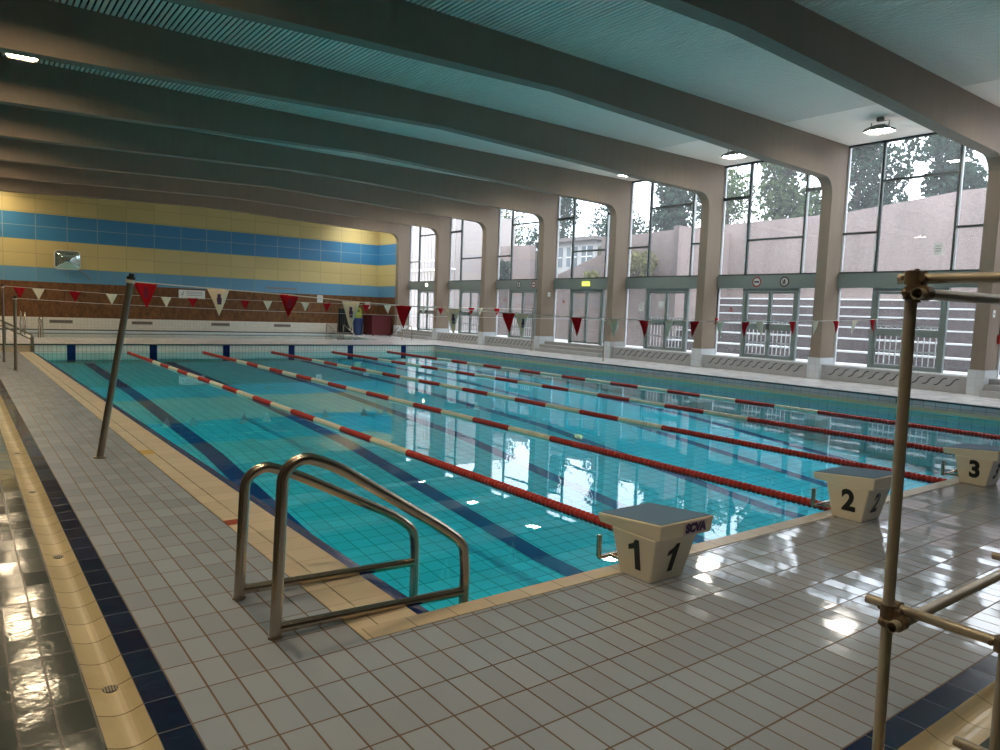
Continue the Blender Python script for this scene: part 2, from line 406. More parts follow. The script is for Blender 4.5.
# gutters: shallow rounded channels
def gutter(name, a0, a1, runs, axis, mat, label):
    mb = MB(); n = 10
    for y0, y1 in runs:
        for i in range(n):
            t0, t1 = i / n, (i + 1) / n
            d0 = -.022 * math.sin(PI * t0); d1 = -.022 * math.sin(PI * t1)
            u0, u1 = a0 + (a1 - a0) * t0, a0 + (a1 - a0) * t1
            if axis == 'y': mb.face([(u0, y0, zl(y0) + d0), (u1, y0, zl(y0) + d1), (u1, y1, zl(y1) + d1), (u0, y1, zl(y1) + d0)], 0, True)
            else: mb.face([(y0, u0, d0), (y1, u0, d0), (y1, u1, d1), (y0, u1, d1)], 0, True)
    return struct(mb.build(name, mat), label)
gutter('trim_3', .40, .565, [(1.0, 3.1), (3.1, PY1)], 'y', M['gut_y'], 'cream gutter channel along the left deck')
gutter('trim_4', 1.005, 1.175, [(.565, RX + .8)], 'x', M['gut_x'], 'cream gutter channel along the near deck')
mb = MB(); mb.face([(LX, -4, 0), (.40, -4, 0), (.40, 3.1, 0), (LX, 3.1, 0)]); mb.face([(LX, 3.1, 0), (.40, 3.1, 0), (.40, PY1, zl(PY1)), (LX, PY1, zl(PY1))])
mb.face([(.40, -4, 0), (RX + .8, -4, 0), (RX + .8, 1.005, 0), (.40, 1.005, 0)])
struct(mb.build('floor', M['wet']), 'dark wet tiles outside the gutter')
# coping: near end one course, left side two courses and a navy ledge
mb = MB(); mb.box(1.57, PX1 + .03, 3.095, PY0, -.12, .004)
struct(mb.build('trim_5', M['cream_x']), 'cream coping tiles along the near end of the pool')
mb = MB()
def slope_slab(x0, x1, y0, y1, h0, h1, thick=.12):
    mb.hexa([(x0, y0, zl(y0) - thick), (x1, y0, zl(y0) - thick), (x1, y1, zl(y1) - thick), (x0, y1, zl(y1) - thick)],
            [(x0, y0, zl(y0) + h0), (x1, y0, zl(y0) + h1), (x1, y1, zl(y1) + h1), (x0, y1, zl(y1) + h0)])
slope_slab(1.57, 1.695, PY0, PY1, .004, .004); slope_slab(1.70, 1.93, PY0, PY1, .006, .006)
struct(mb.build('trim_6', M['cream_y']), 'cream coping tiles along the left side of the pool')
mb = MB(); slope_slab(1.93, PX0 + .02, PY0, PY1, .0, -.03, .10)
struct(mb.build('trim_7', tile_mat('navy_ledge_tile', (.012, .028, .14), .2, .25, 'XY', .006, (.05, .06, .12), .22, .5, (0, 0), .2, tilt=.03, ripple=.001, rscale=14, spec=.15)), 'navy ledge tiles at the left edge of the pool')
# right deck, far deck
mb = MB(); mb.face([(PX1, 3.22, 0), (RX + .8, 3.22, 0), (RX + .8, FARY, 0), (PX1, FARY, 0)]); mb.face([(PX1 + .03, 3.095, 0), (RX + .8, 3.095, 0), (RX + .8, 3.22, 0), (PX1 + .03, 3.22, 0)])
LPX0, LPX1, LPY0, LPY1 = 2.3, 17.1, 32.6, 39.2        # learner pool
mb.face([(LX, PY1, 0), (PX1, PY1, 0), (PX1, LPY0, 0), (LX, LPY0, 0)]); mb.face([(LX, LPY0, 0), (LPX0, LPY0, 0), (LPX0, FARY, 0), (LX, FARY, 0)])
mb.face([(LPX1, LPY0, 0), (PX1, LPY0, 0), (PX1, FARY, 0), (LPX1, FARY, 0)]); mb.face([(LPX0, LPY1, 0), (LPX1, LPY1, 0), (LPX1, FARY, 0), (LPX0, FARY, 0)])
struct(mb.build('floor', M['pale_deck']), 'pale tiled deck along the windows and the far end')
# pool basin
fl = [(PY0, -1.66), (7.0, -1.58), (13.0, -1.06), (20.0, -.80), (PY1, -.66)]
def zf(y):
    for (a, za), (b, zb) in zip(fl, fl[1:]):
        if y <= b: return za + (zb - za) * (y - a) / (b - a)
    return fl[-1][1]
mb = MB()
for (a, za), (b, zb) in zip(fl, fl[1:]): mb.face([(PX0, a, za), (PX1, a, za), (PX1, b, zb), (PX0, b, zb)])
basin = struct(mb.build('pool_basin', M['pool_floor']), 'pool floor of pale blue tiles')
mb = MB()
for x, top in ((PX0, None), (PX1, -.20)):
    for (a, za), (b, zb) in zip(fl, fl[1:]):
        ta, tb = (zl(a) - .1, zl(b) - .1) if top is None else (top, top)
        mb.face([(x, a, za), (x, b, zb), (x, b, tb), (x, a, ta)])
mb.face([(PX0, PY0, fl[0][1]), (PX1, PY0, fl[0][1]), (PX1, PY0, -.1), (PX0, PY0, -.1)])
mb.build('basin_side', M['pool_side_x'], basin, fix=False)
mb = MB(); mb.box(1.9, PX1, PY1, PY1 + .12, fl[-1][1], -.035)
mb.build('end_wall', M['pool_side_y'], basin)
for k in range(6):
    x = 3.05 + 2.55 * k
    mb = MB(); mb.box(x - .125, x + .125, PY1 - .006, PY1 + .01, -.62, -.035)
    mb.build('end_marker', M['navy'], basin)
    xc = 3.55 + 2.54 * k
    mb = MB()
    for (a, za), (b, zb) in zip(fl, fl[1:]): mb.face([(xc - .155, a, za + .006), (xc + .155, a, za + .006), (xc + .155, b, zb + .006), (xc - .155, b, zb + .006)])
    mb.build('lane_line', M['line'], basin)
mb = MB(); mb.box(PX0, 2.62, PY0, 4.2, -1.62, -.52); mb.box(2.62, 3.1, PY0, 4.2, -1.62, -.85)
mb.build('entry_step', M['cream_x'], basin)
# dark nosing on the far end and the right edge, grey riser and cream lip on the right
mb = MB(); mb.box(-.6, PX1 + .02, PY1 - .03, PY1 + .13, -.035, .005); mb.box(PX1 - .03, PX1 + .12, 3.24, PY1 - .03, -.03, .005)
struct(mb.build('trim_8', M['frame_dark']), 'dark nosing strip on the raised pool edge')
mb = MB(); mb.face([(PX1, 3.22, -.19), (PX1, PY1, -.19), (PX1, PY1, -.03), (PX1, 3.22, -.03)])
struct(mb.build('trim_9', M['riser']), 'grey tiled riser on the window side of the pool')
mb = MB(); mb.box(PX1 - .05, PX1 + .02, 3.23, PY1 - .01, -.275, -.19)
struct(mb.build('trim_10', M['lip']), 'cream lip above the water on the window side')
mb = MB(); mb.face([(LX, PY1, zl(PY1) - .02), (1.93, PY1, zl(PY1) - .02), (1.93, PY1, 0), (LX, PY1, 0)])
struct(mb.build('trim_11', M['cream_y']), 'cream riser at the far end of the left deck')
mb = MB(); mb.face([(PX0 - .05, PY0 - .005, WATER), (PX1 + .01, PY0 - .005, WATER), (PX1 + .01, PY1 + .005, WATER), (PX0 - .05, PY1 + .005, WATER)])
tag(mb.build('water', M['water']), 'clear turquoise water filling the swimming pool', 'water', kind='stuff')
# learner pool
mb = MB()
mb.face([(LPX0, LPY0, -.5), (LPX1, LPY0, -.5), (LPX1, LPY1, -.5), (LPX0, LPY1, -.5)])
for a, b in (((LPX0, LPY0), (LPX1, LPY0)), ((LPX1, LPY0), (LPX1, LPY1)), ((LPX1, LPY1), (LPX0, LPY1)), ((LPX0, LPY1), (LPX0, LPY0))):
    mb.face([(*a, -.5), (*b, -.5), (*b, 0), (*a, 0)])
struct(mb.build('learner_pool_basin', plain('learner_tile', (.72, .78, .80), .4)), 'shallow learner pool basin before the far wall')
mb = MB(); mb.face([(LPX0, LPY0, -.06), (LPX1, LPY0, -.06), (LPX1, LPY1, -.06), (LPX0, LPY1, -.06)])
tag(mb.build('water', M['shallow_water']), 'still water of the small learner pool at the far wall', 'water', kind='stuff')

# ------------------------------------------------------------------ walls, ceiling, concrete frames
mb = MB()
bands = [(0, .6, M['white_y']), (.6, 2.22, M['brown']), (2.22, 2.87, M['blue2']), (2.87, 4.11, M['yellow']), (4.11, 5.3, M['blue']), (5.3, 6.95, M['yellow'])]
for i, (a, b, m_) in enumerate(bands): mb.box(LX - .2, 21.2, FARY + (.0 if i else -.05), FARY + .3, a, b, i)
struct(mb.build('wall_far', [b[2] for b in bands]), 'far wall of yellow and blue panels above brown board and white tiles')
mb = MB(); mb.box(LX, RX, FARY - .09, FARY - .05, 0, .05)
struct(mb.build('baseboard_far', M['frame_dark']))
mb = MB(); mb.box(RX, 20.2, FARY, FARY, 0, 0)
side = [(0, 2.22, M['brown']), (2.22, 2.87, M['blue2']), (2.87, 4.11, M['yellow']), (4.11, 5.3, M['blue']), (5.3, 6.95, M['yellow'])]
mb = MB()
for i, (a, b, m_) in enumerate(side): mb.box(20.28, 20.6, 37.19, FARY, a, b, i)
struct(mb.build('wall_right', [b[2] for b in side]), 'panelled wall between the last window and the far corner')
mb = MB(); mb.box(LX - .3, LX, -4.3, FARY + .3, -.5, 6.95)
struct(mb.build('wall_left', M['wall_paint']))
mb = MB(); mb.box(LX - .3, 21.3, -4.3, -4, -.2, 6.95)
struct(mb.build('wall_near', M['wall_paint']))
mb = MB()
x = LX
while x < 17.3:
    mb.box(x, x + .063, -4, FARY, ROOF_Z, ROOF_Z + .02); x += .1
mb.box(x, 21.1, -4, FARY, ROOF_Z, ROOF_Z + .02)
cl = struct(mb.build('ceiling', M['slat']), 'slatted pale blue-green ceiling between the beams')
mb = MB(); mb.box(LX - .3, 21.3, -4.3, FARY + .3, ROOF_Z + .10, ROOF_Z + .3)
mb.build('void', M['dark'], cl)

XC = 9.75
half = [(0, 6.12), (4.6, 5.985), (7.4, 5.88), (9.6, 5.83)]
prof = [(XC + 10.45, 0.0)]
prof += [(XC + 10.45, 5.35)]
for k in range(1, 7):
    a = k / 6 * PI / 2; prof.append((XC + 10.45 - .5 * (1 - math.cos(a)), 5.35 + .47 * math.sin(a)))
prof += [(XC + u, z) for u, z in reversed(half)]
prof_l = [(2 * XC - x, z) for x, z in reversed(prof)]
prof_l = prof_l[1:] if prof_l[0] == prof[-1] else prof_l
outer = [(LX - .05, 0), (LX - .05, 6.98), (21.02, 6.98), (21.02, 0)]
poly = outer + prof + prof_l
poly = [(21.02, 0.0)] + prof + [p for p in prof_l] + [(LX - .05, 0.0), (LX - .05, 6.98), (21.02, 6.98)]
def frame_mesh():
    """concrete frame: two legs with a shallow arched beam, as one extruded outline"""
    mb = MB()
    inner = prof + [p for p in prof_l]
    n = len(inner)
    top = 6.98
    # front / back as quads between the soffit line and the outer line
    for y, flip in ((0, False), (FT, True)):
        q = []
        for (xa, za), (xb, zb) in zip(inner, inner[1:]):
            q.append([(xa, y, za), (xa, y, top), (xb, y, top), (xb, y, zb)])
        q.append([(21.02, y, 0), (21.02, y, top), (inner[0][0], y, top), (inner[0][0], y, 0)])
        q.append([(inner[-1][0], y, 0), (inner[-1][0], y, top), (LX - .05, y, top), (LX - .05, y, 0)])
        for f in q:
            if abs(f[0][0] - f[2][0]) > 1e-6: mb.face(f)
    for (xa, za), (xb, zb) in zip(inner, inner[1:]):
        mb.face([(xa, 0, za), (xb, 0, zb), (xb, FT, zb), (xa, FT, za)])
    mb.face([(21.02, 0, 0), (21.02, FT, 0), (21.02, FT, top), (21.02, 0, top)])
    mb.face([(LX - .05, 0, 0), (LX - .05, FT, 0), (LX - .05, FT, top), (LX - .05, 0, top)])
    return mb
fr0 = None; plinth = None
YK = [Y0 + PITCH * k for k in range(-2, 8)]
for i, y in enumerate(YK):
    if fr0 is None:
        fr0 = frame_mesh().build('concrete_beam', M['concrete']); o = fr0
        mb = MB(); mb.box(20.16, 21.0, -.03, FT + .03, 0, .635)
        plinth = mb.build('column_base', M['white_x'], fr0); plinth.data.materials[0] = tile_mat('column_base_tile', (.60, .64, .66), .2, .2, 'YZ', .006, (.38, .38, .38), .25, .6, (0, .03), .04)
    else: o = copy_tree(fr0)
    o.location = (0, y, 0); struct(o)

# ------------------------------------------------------------------ window bays
GX = 20.97
def bay(i, n):
    ya, yb = YK[i] + FT, YK[i + 1]            # near edge, far edge
    w = yb - ya
    m1, m2 = ya + .93, yb - 1.03               # mullions (near, far)
    inverted = (n % 2 == 0)
    lo, hi = 4.28, 5.70
    win = empty('window_%d' % n, (GX, ya, 0)); win['kind'] = 'structure'
    win['label'] = 'tall window bay %s, glazed above a green transom' % (['', 'nearest', 'second', 'third', 'fourth', 'fifth', 'sixth', 'seventh', 'beyond the frame', 'behind the camera'][n])
    def L(y): return y - ya
    tr = MB(); tr.box(-.11, .10, 0, w, 2.70, 3.12); tr.build('transom', M['paint'], win)
    f = MB(); t = .03
    for y in (m1, m2): f.box(-.03, .05, L(y) - t, L(y) + t, 3.12, ROOF_Z)
    f.box(-.03, .05, 0, w, 3.12, 3.17)
    f.box(-.03, .05, 0, w, ROOF_Z - .06, ROOF_Z)
    f.build('frame', M['frame_dark'], win)
    fl_ = MB()
    for y in (0.0, w - .05): fl_.box(-.03, .05, y, y + .05, .44, 2.70); fl_.box(-.03, .05, y, y + .05, 3.17, ROOF_Z - .06)
    for y in (m1, m2): fl_.box(-.035, .045, L(y) + (t if y == m2 else -t - .035), L(y) + (t + .035 if y == m2 else -t), 3.17, ROOF_Z - .06)
    fl_.build('jamb', M['frame_light'], win)
    ba = MB()
    spans = [(0, L(m1), hi if inverted else lo), (L(m1), L(m2), lo if inverted else hi), (L(m2), w, hi if inverted else lo)]
    for a, b, z in spans:
        th = .05 if z == hi and inverted else .03
        ba.box(-.035, .05, a, b, z - th, z + th)
    ba.build('glazing_bar', M['frame_dark'], win)
    g = MB(); g.box(.0, .008, .02, w - .02, 3.14, ROOF_Z - .02)
    if n != 4 or True:
        g.box(.0, .008, .02, L(m1), .44, 2.70); g.box(.0, .008, L(m2), w - .02, .44, 2.70)
    g.build('pane', M['glass'], win)
    # door between the mullions
    d = empty('door_%d' % n, (GX, m1, .42)); d['kind'] = 'structure'
    d['label'] = 'glazed double door under the transom of window bay %d from the right' % n
    W = m2 - m1; H = 2.28
    f = MB()
    f.box(-.06, .06, 0, .11, 0, H); f.box(-.06, .06, W - .11, W, 0, H); f.box(-.06, .06, .11, W - .11, H - .10, H)
    f.build('door_frame', M['paint'], d)
    for s in (0, 1):
        a, b = (.115, W / 2 - .005) if s == 0 else (W / 2 + .005, W - .115)
        l = MB(); e = .055
        l.box(-.035, .035, a, a + e, .02, H - .11); l.box(-.035, .035, b - e, b, .02, H - .11)
        l.box(-.035, .035, a + e, b - e, .02, .10); l.box(-.035, .035, a + e, b - e, H - .17, H - .11); 
        if n not in (4,): l.box(-.035, .035, a + e, b - e, .94, 1.14)
        lf = l.build('door_leaf', M['paint'], d)
        p = MB(); p.box(-.004, .004, a + e, b - e, .10, H - .17); p.build('pane', M['glass'], lf)
        if n not in (4, 7):
            gr = MB(); k = 0
            nb = 5
            for k in range(nb):
                y = a + e + (b - a - 2 * e) * (k + .5) / nb
                gr.box(.05, .07, y - .012, y + .012, .13, 1.22)
            gr.box(.05, .075, a + e, b - e, .12, .15); gr.box(.05, .075, a + e, b - e, 1.20, 1.24); gr.box(.05, .07, a + e, b - e, .50, .55)
            gr.build('grille', M['white'], lf)
        h = MB(); yy = b - e / 2 if s == 0 else a + e / 2
        h.tube([(-.05, yy, .98), (-.09, yy, .98), (-.09, yy, 1.12), (-.05, yy, 1.12)], .014, 8); h.build('handle', M['black'], lf)
    # parapet with wavy heater slots, or steps up to the door
    if n in (4, 7, 8):
        st = MB(); st.box(RX - .38, RX - .12, ya + .04, yb - .04, 0, .15); st.box(RX - .12, RX + .16, ya + .04, yb - .04, 0, .29); st.box(RX + .16, 20.98, ya + .03, yb - .03, 0, .42)
        o = st.build('trim_%d' % (20 + n), M['white_x']); struct(o, 'tiled steps up to the door of window bay %d' % n)
    else:
        pa = MB(); pa.box(RX, 20.98, ya + .031, yb - .031, 0, .42, 0); pa.box(RX - .015, 20.98, ya + .031, yb - .031, .42, .445, 1)
        o = pa.build('trim_%d' % (20 + n), [M['white_x'], M['sill']]); struct(o, 'tiled parapet under window bay %d' % n)
        wv = MB(); k = 0; y = ya + .25
        while y < yb - .3:
            pts = []
            for q in range(9):
                t_ = q / 8
                pts.append((RX - .001, y + .30 * (1 - t_) , .375 - .19 * (t_ + .16 * math.sin(2 * PI * t_) * 1.0)))
            pts = [(p_[0], y + .30 * (1 - t_), .165 + .19 * (.5 - .5 * math.copysign(abs(math.cos(PI * t_)) ** .55, math.cos(PI * t_)))) for t_, p_ in zip([q / 8 for q in range(9)], pts)]
            wv.tube(pts, .014, 6); y += .285
        wv.build('wave_slots', M['black'], o)
for n, i in ((1, 2), (2, 3), (3, 4), (4, 5), (5, 6), (6, 7), (7, 8), (8, 1), (9, 0)): bay(i, n)
# end of the window wall behind the camera
mb = MB(); mb.box(20.2, 21.3, -4, YK[0], 0, 6.95)
struct(mb.build('wall_right', M['wall_paint']))

# ------------------------------------------------------------------ ceiling floodlights
def make_lamp(glass, drop=.295):
    r = empty('ceiling_floodlight')
    b = MB()
    lo = [(-.20, -.30), (.20, -.30), (.26, -.12), (.26, .12), (.20, .30), (-.20, .30), (-.26, .12), (-.26, -.12)]
    v0 = [(x * 1.05, y * 1.1, -.055) for x, y in lo]; v1 = [(x * .95, y, .02) for x, y in lo]; v2 = [(x * .45, y * .5, .10) for x, y in lo]
    b.mesh(v0 + v1 + v2, [tuple(range(16, 24))] + [(i, (i + 1) % 8, 8 + (i + 1) % 8, 8 + i) for i in range(8)] + [(8 + i, 8 + (i + 1) % 8, 16 + (i + 1) % 8, 16 + i) for i in range(8)])
    b.build('housing', M['lamp_body'], r)
    g = MB(); v = [(x * .92, y * .95, -.035) for x, y in lo]; v_ = [(x * .92, y * .95, -.02) for x, y in lo]
    g.mesh(v + v_, [tuple(range(7, -1, -1)), tuple(range(8, 16))] + [(i, (i + 1) % 8, 8 + (i + 1) % 8, 8 + i) for i in range(8)])
    g.build('lamp_glass', glass, r)
    k = MB(); k.tube([(0, -.22, .02), (0, -.22, .20), (0, .22, .20), (0, .22, .02)], .014, 8); k.box(-.06, .06, -.07, .07, .20, drop)
    k.build('bracket', M['lamp_body'], r)
    return r
LR = make_lamp(M['lamp']); LL = make_lamp(M['lamp_left'], .395)
order = ['nearest of the window row, before the rightmost tall window', 'second of the window row, before the second tall window from the right', 'third of the window row, at the third tall window from the right', 'fourth of the window row, partly behind a beam']
first = True
for k in range(-2, 8):
    y = Y0 + PITCH * k + 2.25 if k < 7 else 38.2
    o = LR if first else copy_tree(LR)
    o.location = (18.6, y, 6.525); 
    tag(o, 'lit ceiling floodlight, ' + order[k] if 0 <= k < 4 else 'ceiling floodlight of the window row hidden behind the concrete beams', 'lamp', 'floodlights along the windows')
    o = LL if first else copy_tree(LL)
    o.location = (1.15, y, 6.42)
    tag(o, 'lit ceiling floodlight at the top left between two concrete beams' if k == 2 else 'ceiling floodlight of the left row hidden behind the concrete beams', 'lamp', 'floodlights along the left side')
    first = False

# ------------------------------------------------------------------ starting blocks
DX = 2.58
def make_block(num):
    r = empty('starting_block')
    # origin: base corner at (3.355, 2.86) -> local
    b = MB()
    b.hexa([(0, 0, 0), (.31, 0, 0), (.31, .25, 0), (0, .25, 0)], [(-.045, -.07, .30), (.345, -.07, .30), (.345, .30, .30), (-.045, .30, .30)])
    ped = b.build('pedestal', M['shell'], r, bevel=.012)
    t = MB()
    t.hexa([(-.042, -.10, .295), (.438, -.10, .295), (.438, .41, .295), (-.042, .41, .295)], [(-.052, -.11, .40), (.448, -.11, .40), (.448, .42, .355), (-.052, .42, .355)])
    plat = t.build('platform', M['shell'], r, bevel=.008)
    g = MB(); z = lambda y: .40 - .045 * (y + .11) / .53
    g.hexa([(-.035, -.095, z(-.095) - .002), (.431, -.095, z(-.095) - .002), (.431, .405, z(.405) - .002), (-.035, .405, z(.405) - .002)],
           [(-.035, -.095, z(-.095) + .004), (.431, -.095, z(-.095) + .004), (.431, .405, z(.405) + .004), (-.035, .405, z(.405) + .004)])
    g.build('grip_surface', M['tread'], plat)
    # digits on the left and the back face, upright on the slanting sides
    fx = lambda z: -.045 * z / .30; fy = lambda z: -.07 * z / .30
    if num == '1':
        put_one(.275, (fx(.165) - .002, .105, .165), (0, -1, 0), (-.15, 0, 1), M['black'], ped)
        put_one(.265, (.150, fy(.155) - .002, .155), (1, 0, 0), (.10, -.23, 1), M['black'], ped)
    else:
      put_text('number', num, .245, (fx(.165) - .002, .105, .165), (0, -1, 0), (-.15, 0, 1), M['black'], ped, bold=.010, sx=.92)
      put_text('number', num, .235, (.150, fy(.155) - .002, .155), (1, 0, 0), (.10, -.23, 1), M['black'], ped, bold=.006, sx=.85)
    # maker's plate on the back edge
    pl = MB(); pl.hexa([(.165, -.108, .308), (.375, -.108, .308), (.375, -.104, .308), (.165, -.104, .308)], [(.165, -.1135, .390), (.375, -.1135, .390), (.375, -.109, .390), (.165, -.109, .390)])
    if num != '2':
        p = pl.build('maker_plate', M['pinkish'], plat)
        put_text('lettering', 'SCVA', .075, (.270, -.1128, .348), (1, 0, 0), (0, -.09, 1), M['purple'], plat, bold=.0055, sx=1.02)
    h = MB(); h.tube([(-.045, .40, .21), (-.045, .40, .075), (-.035, .40, .06), (.345, .40, .06), (.355, .40, .075), (.355, .40, .21)], .017, 10)
    h.tube([(.06, .24, .06), (.06, .40, .06)], .014, 8); h.tube([(.25, .24, .06), (.25, .40, .06)], .014, 8)
    h.build('backstroke_handle', M['steel'], r)
    return r
for k, nm in enumerate(('nearest', 'second', 'third')):
    b = make_block(str(k + 1)); b.location = (3.355 + DX * k, 2.86, 0)
    tag(b, ('cream starting block numbered 1, nearest the pool corner', 'cream starting block numbered 2, partly behind the scaffold upright', 'cream starting block numbered 3 at the right edge of the photo')[k], 'starting block', 'starting blocks on the near edge')

# ------------------------------------------------------------------ pool handrails at the corner steps
def arc(c, r, a0, a1, n=8):
    return [(c[0] + r * math.cos(a0 + (a1 - a0) * i / n), c[1] + r * math.sin(a0 + (a1 - a0) * i / n)) for i in range(n + 1)]
def smooth(pts, r=.08, n=6):
    """round the corners of an open 2-D polyline"""
    out = [pts[0]]
    for i in range(1, len(pts) - 1):
        p = Vector(pts[i]); a = (Vector(pts[i - 1]) - p); b = (Vector(pts[i + 1]) - p)
        d = min(r, a.length * .48, b.length * .48); A = p + a.normalized() * d; B = p + b.normalized() * d
        for k in range(n + 1):
            t = k / n; q = A * (1 - t) ** 2 + p * 2 * t * (1 - t) + B * t * t; out.append(tuple(q))
    out.append(pts[-1]); return out
def handrail(y, top, endz, foot, label):
    r = empty('pool_handrail', (1.21, y, 0)); R_ = .029
    pts = smooth([(0, 0.0), (.03, top - .045), (.13, top + .018), (.30, top - .045), (.96, endz + .13), (1.10, endz + .02), (1.115, endz - .12), (1.11, foot)], .09)
    b = MB(); b.tube([(x, 0, z) for x, z in pts], R_, 16); b.build('top_rail', M['steel'], r)
    b = MB(); b.tube([(.01, 0, .045), (1.105, 0, .005)], R_ * .93, 14); b.build('lower_rail', M['steel'], r)
    b = MB(); b.tube([(0, 0, 0), (0, 0, .010)], .036, 16); b.build('base_plate', M['pole'], r)
    tag(r, label, 'handrail', 'handrails of the corner pool steps')
handrail(3.36, .87, .27, -.50, 'steel pool handrail nearest the camera, the taller of the corner pair')
handrail(3.93, .715, .20, -.50, 'steel pool handrail behind the taller one, lower and further from camera')

# ------------------------------------------------------------------ lane ropes
def band(y0, y1, z=0):
    mb = MB(); n = max(2, int(round((y1 - y0) / .062))); st = (y1 - y0) / n
    pts = []; rs = []
    for i in range(n):
        a = y0 + i * st
        for u, r in ((.06, .024), (.18, .046), (.50, .050), (.82, .046), (.94, .024)): pts.append((0, a + u * st, 0)); rs.append(r)
    mb.tube(pts, rs, 10); return mb
def make_rope():
    r = empty('lane_rope')
    c = MB(); c.tube([(0, PY0, -.02), (0, 3.5, 0), (0, 27.9, 0), (0, PY1, .03)], .006, 6); c.build('cable', M['cable'], r)
    segs = [(3.45, 8.27, 'r')]; y = 8.27
    for k in range(15): segs.append((y, y + 1.037, 'w' if k % 2 == 0 else 'r')); y += 1.037
    segs.append((y, 27.9, 'r'))
    for a, b, c_ in segs: band(a, b).build('float_band', M['red'] if c_ == 'r' else M['ivory'], r)
    return r
rp = make_rope()
rl = ['red and white lane rope nearest the left side, running behind block 1', 'second red and white lane rope from the left, running behind block 2', 'middle red and white lane rope of the five, ending left of block 3', 'fourth red and white lane rope from the left, second nearest the windows', 'red and white lane rope nearest the windows']
for k, x in enumerate((4.74, 7.24, 9.80, 12.32, 14.86)):
    o = rp if k == 0 else copy_tree(rp)
    o.location = (x, 0, WATER + .012); tag(o, rl[k], 'lane rope', 'lane ropes across the pool')

# ------------------------------------------------------------------ poles and flag lines
def pole(name, base, top, r, label, group):
    e = empty(name, base); d = Vector(top) - Vector(base)
    b = MB(); b.tube([(0, 0, 0), d], r, 12); b.build('tube', M['pole'], e)
    b = MB(); b.tube([d * .985 + Vector((0, 0, 0)), d], r * 1.25, 12); b.tube([d, d + d.normalized() * .03], r * .8, 12); b.build('cap', M['black'], e)
    b = MB(); b.tube([d * .965, d * .982], r * 1.35, 12); b.build('cord_knot', M['cord'], e)
    b = MB(); b.tube([(0, 0, 0), (0, 0, .015)], r * 1.8, 14); b.build('socket', M['pole'], e)
    tag(e, label, 'pole', group); return e
pole('flag_pole', (1.165, 8.5, zl(8.5)), (1.46, 8.4, 1.85), .034, 'leaning steel flag pole on the left deck', 'poles that hold the lines over the pool')
pole('flag_pole', (1.08, 20.6, zl(20.6)), (1.09, 20.6, 1.55), .034, 'short steel pole on the far left deck, with the plain cord', 'poles that hold the lines over the pool')
pole('flag_pole', (.98, 23.6, zl(23.6)), (.98, 23.6, 1.84), .028, 'steel pole at the left edge of the photo with the far flags', 'poles that hold the lines over the pool')
pole('flag_pole', (18.85, 8.4, 0), (18.85, 8.4, 1.88), .03, 'flag pole on the window deck hidden behind the scaffold upright', 'poles that hold the lines over the pool')
pole('flag_pole', (18.57, 18.56, 0), (18.57, 18.56, 1.50), .022, 'thin steel pole on the window deck before the third column', 'poles that hold the lines over the pool')
pole('flag_pole', (19.5, 23.8, 0), (19.5, 23.8, 1.80), .022, 'thin steel pole on the window deck before the fifth window bay', 'poles that hold the lines over the pool')

def flag_line(Y, Yr, line, flags, label, name='flag_line', r=.007):
    e = empty(name, (line[0][0], Y, 0)); x0 = line[0][0]; x1 = line[-1][0]
    def z(x):
        for (a, za), (b, zb) in zip(line, line[1:]):
            if x <= b: return za + (zb - za) * (x - a) / (b - a)
        return line[-1][1]
    def yy(x): return (Yr - Y) * (x - x0) / (x1 - x0)
    b = MB(); b.tube([(x - x0, yy(x), zz) for x, zz in line], r, 6); b.build('cord', M['cord'], e)
    for fx, c_, w, h, sway, ink in flags:
        b = MB(); x = fx - x0
        p0 = Vector((x - w / 2, yy(fx), z(fx - w / 2))); p1 = Vector((x + w / 2, yy(fx), z(fx + w / 2))); p2 = Vector((x + .01, yy(fx) + sway, z(fx) - h))
        n = 6; rows = []
        for i in range(n + 1):
            t = i / n; row = []
            for s in (0, .25, .5, .75, 1):
                q = p0.lerp(p1, s).lerp(p2, t); q.y += .018 * math.sin(s * 6 + fx * 3) * (1 - t) + .01 * math.sin(t * 5 + fx)
                row.append(q)
            rows.append(row)
        v = [q for row in rows for q in row]; v2 = [q + Vector((0, .003, 0)) for q in v]; m = len(v)
        fc = []
        for i in range(n):
            for j in range(4):
                a = i * 5 + j; fc.append((a, a + 1, a + 6, a + 5)); fc.append((m + a, m + a + 5, m + a + 6, m + a + 1))
        for j in range(4): fc.append((j, m + j, m + j + 1, j + 1))
        for i in range(n): fc.append((i * 5, i * 5 + 5, m + i * 5 + 5, m + i * 5)); fc.append((i * 5 + 4, m + i * 5 + 4, m + i * 5 + 9, i * 5 + 9))
        b.mesh(v + v2, fc, 0, True)
        fo = b.build('pennant', M['flag_red'] if c_ == 'r' else M['flag_white'], e)
        if ink:
            k = MB(); c0 = p0.lerp(p1, .5)
            for t, ww, hh in ((.27, .018, .05), (.40, .026, .045), (.52, .022, .03)):
                q = c0.lerp(p2, t); q.y += -.03
                k.box(q.x - ww, q.x + ww, q.y + .012, q.y + .0135, q.z - hh / 2, q.z + hh / 2)
            k.build('print', M['flag_ink'] if c_ == 'w' else M['flag_ink_red'], fo)
    return e
near_line = [(1.46, 1.80), (2.32, 1.765), (3.14, 1.735), (3.93, 1.69), (4.7, 1.66), (5.45, 1.645), (6.46, 1.615), (7.79, 1.585), (8.66, 1.578), (9.48, 1.575), (12.2, 1.61), (15.7, 1.71), (18.80, 1.84)]
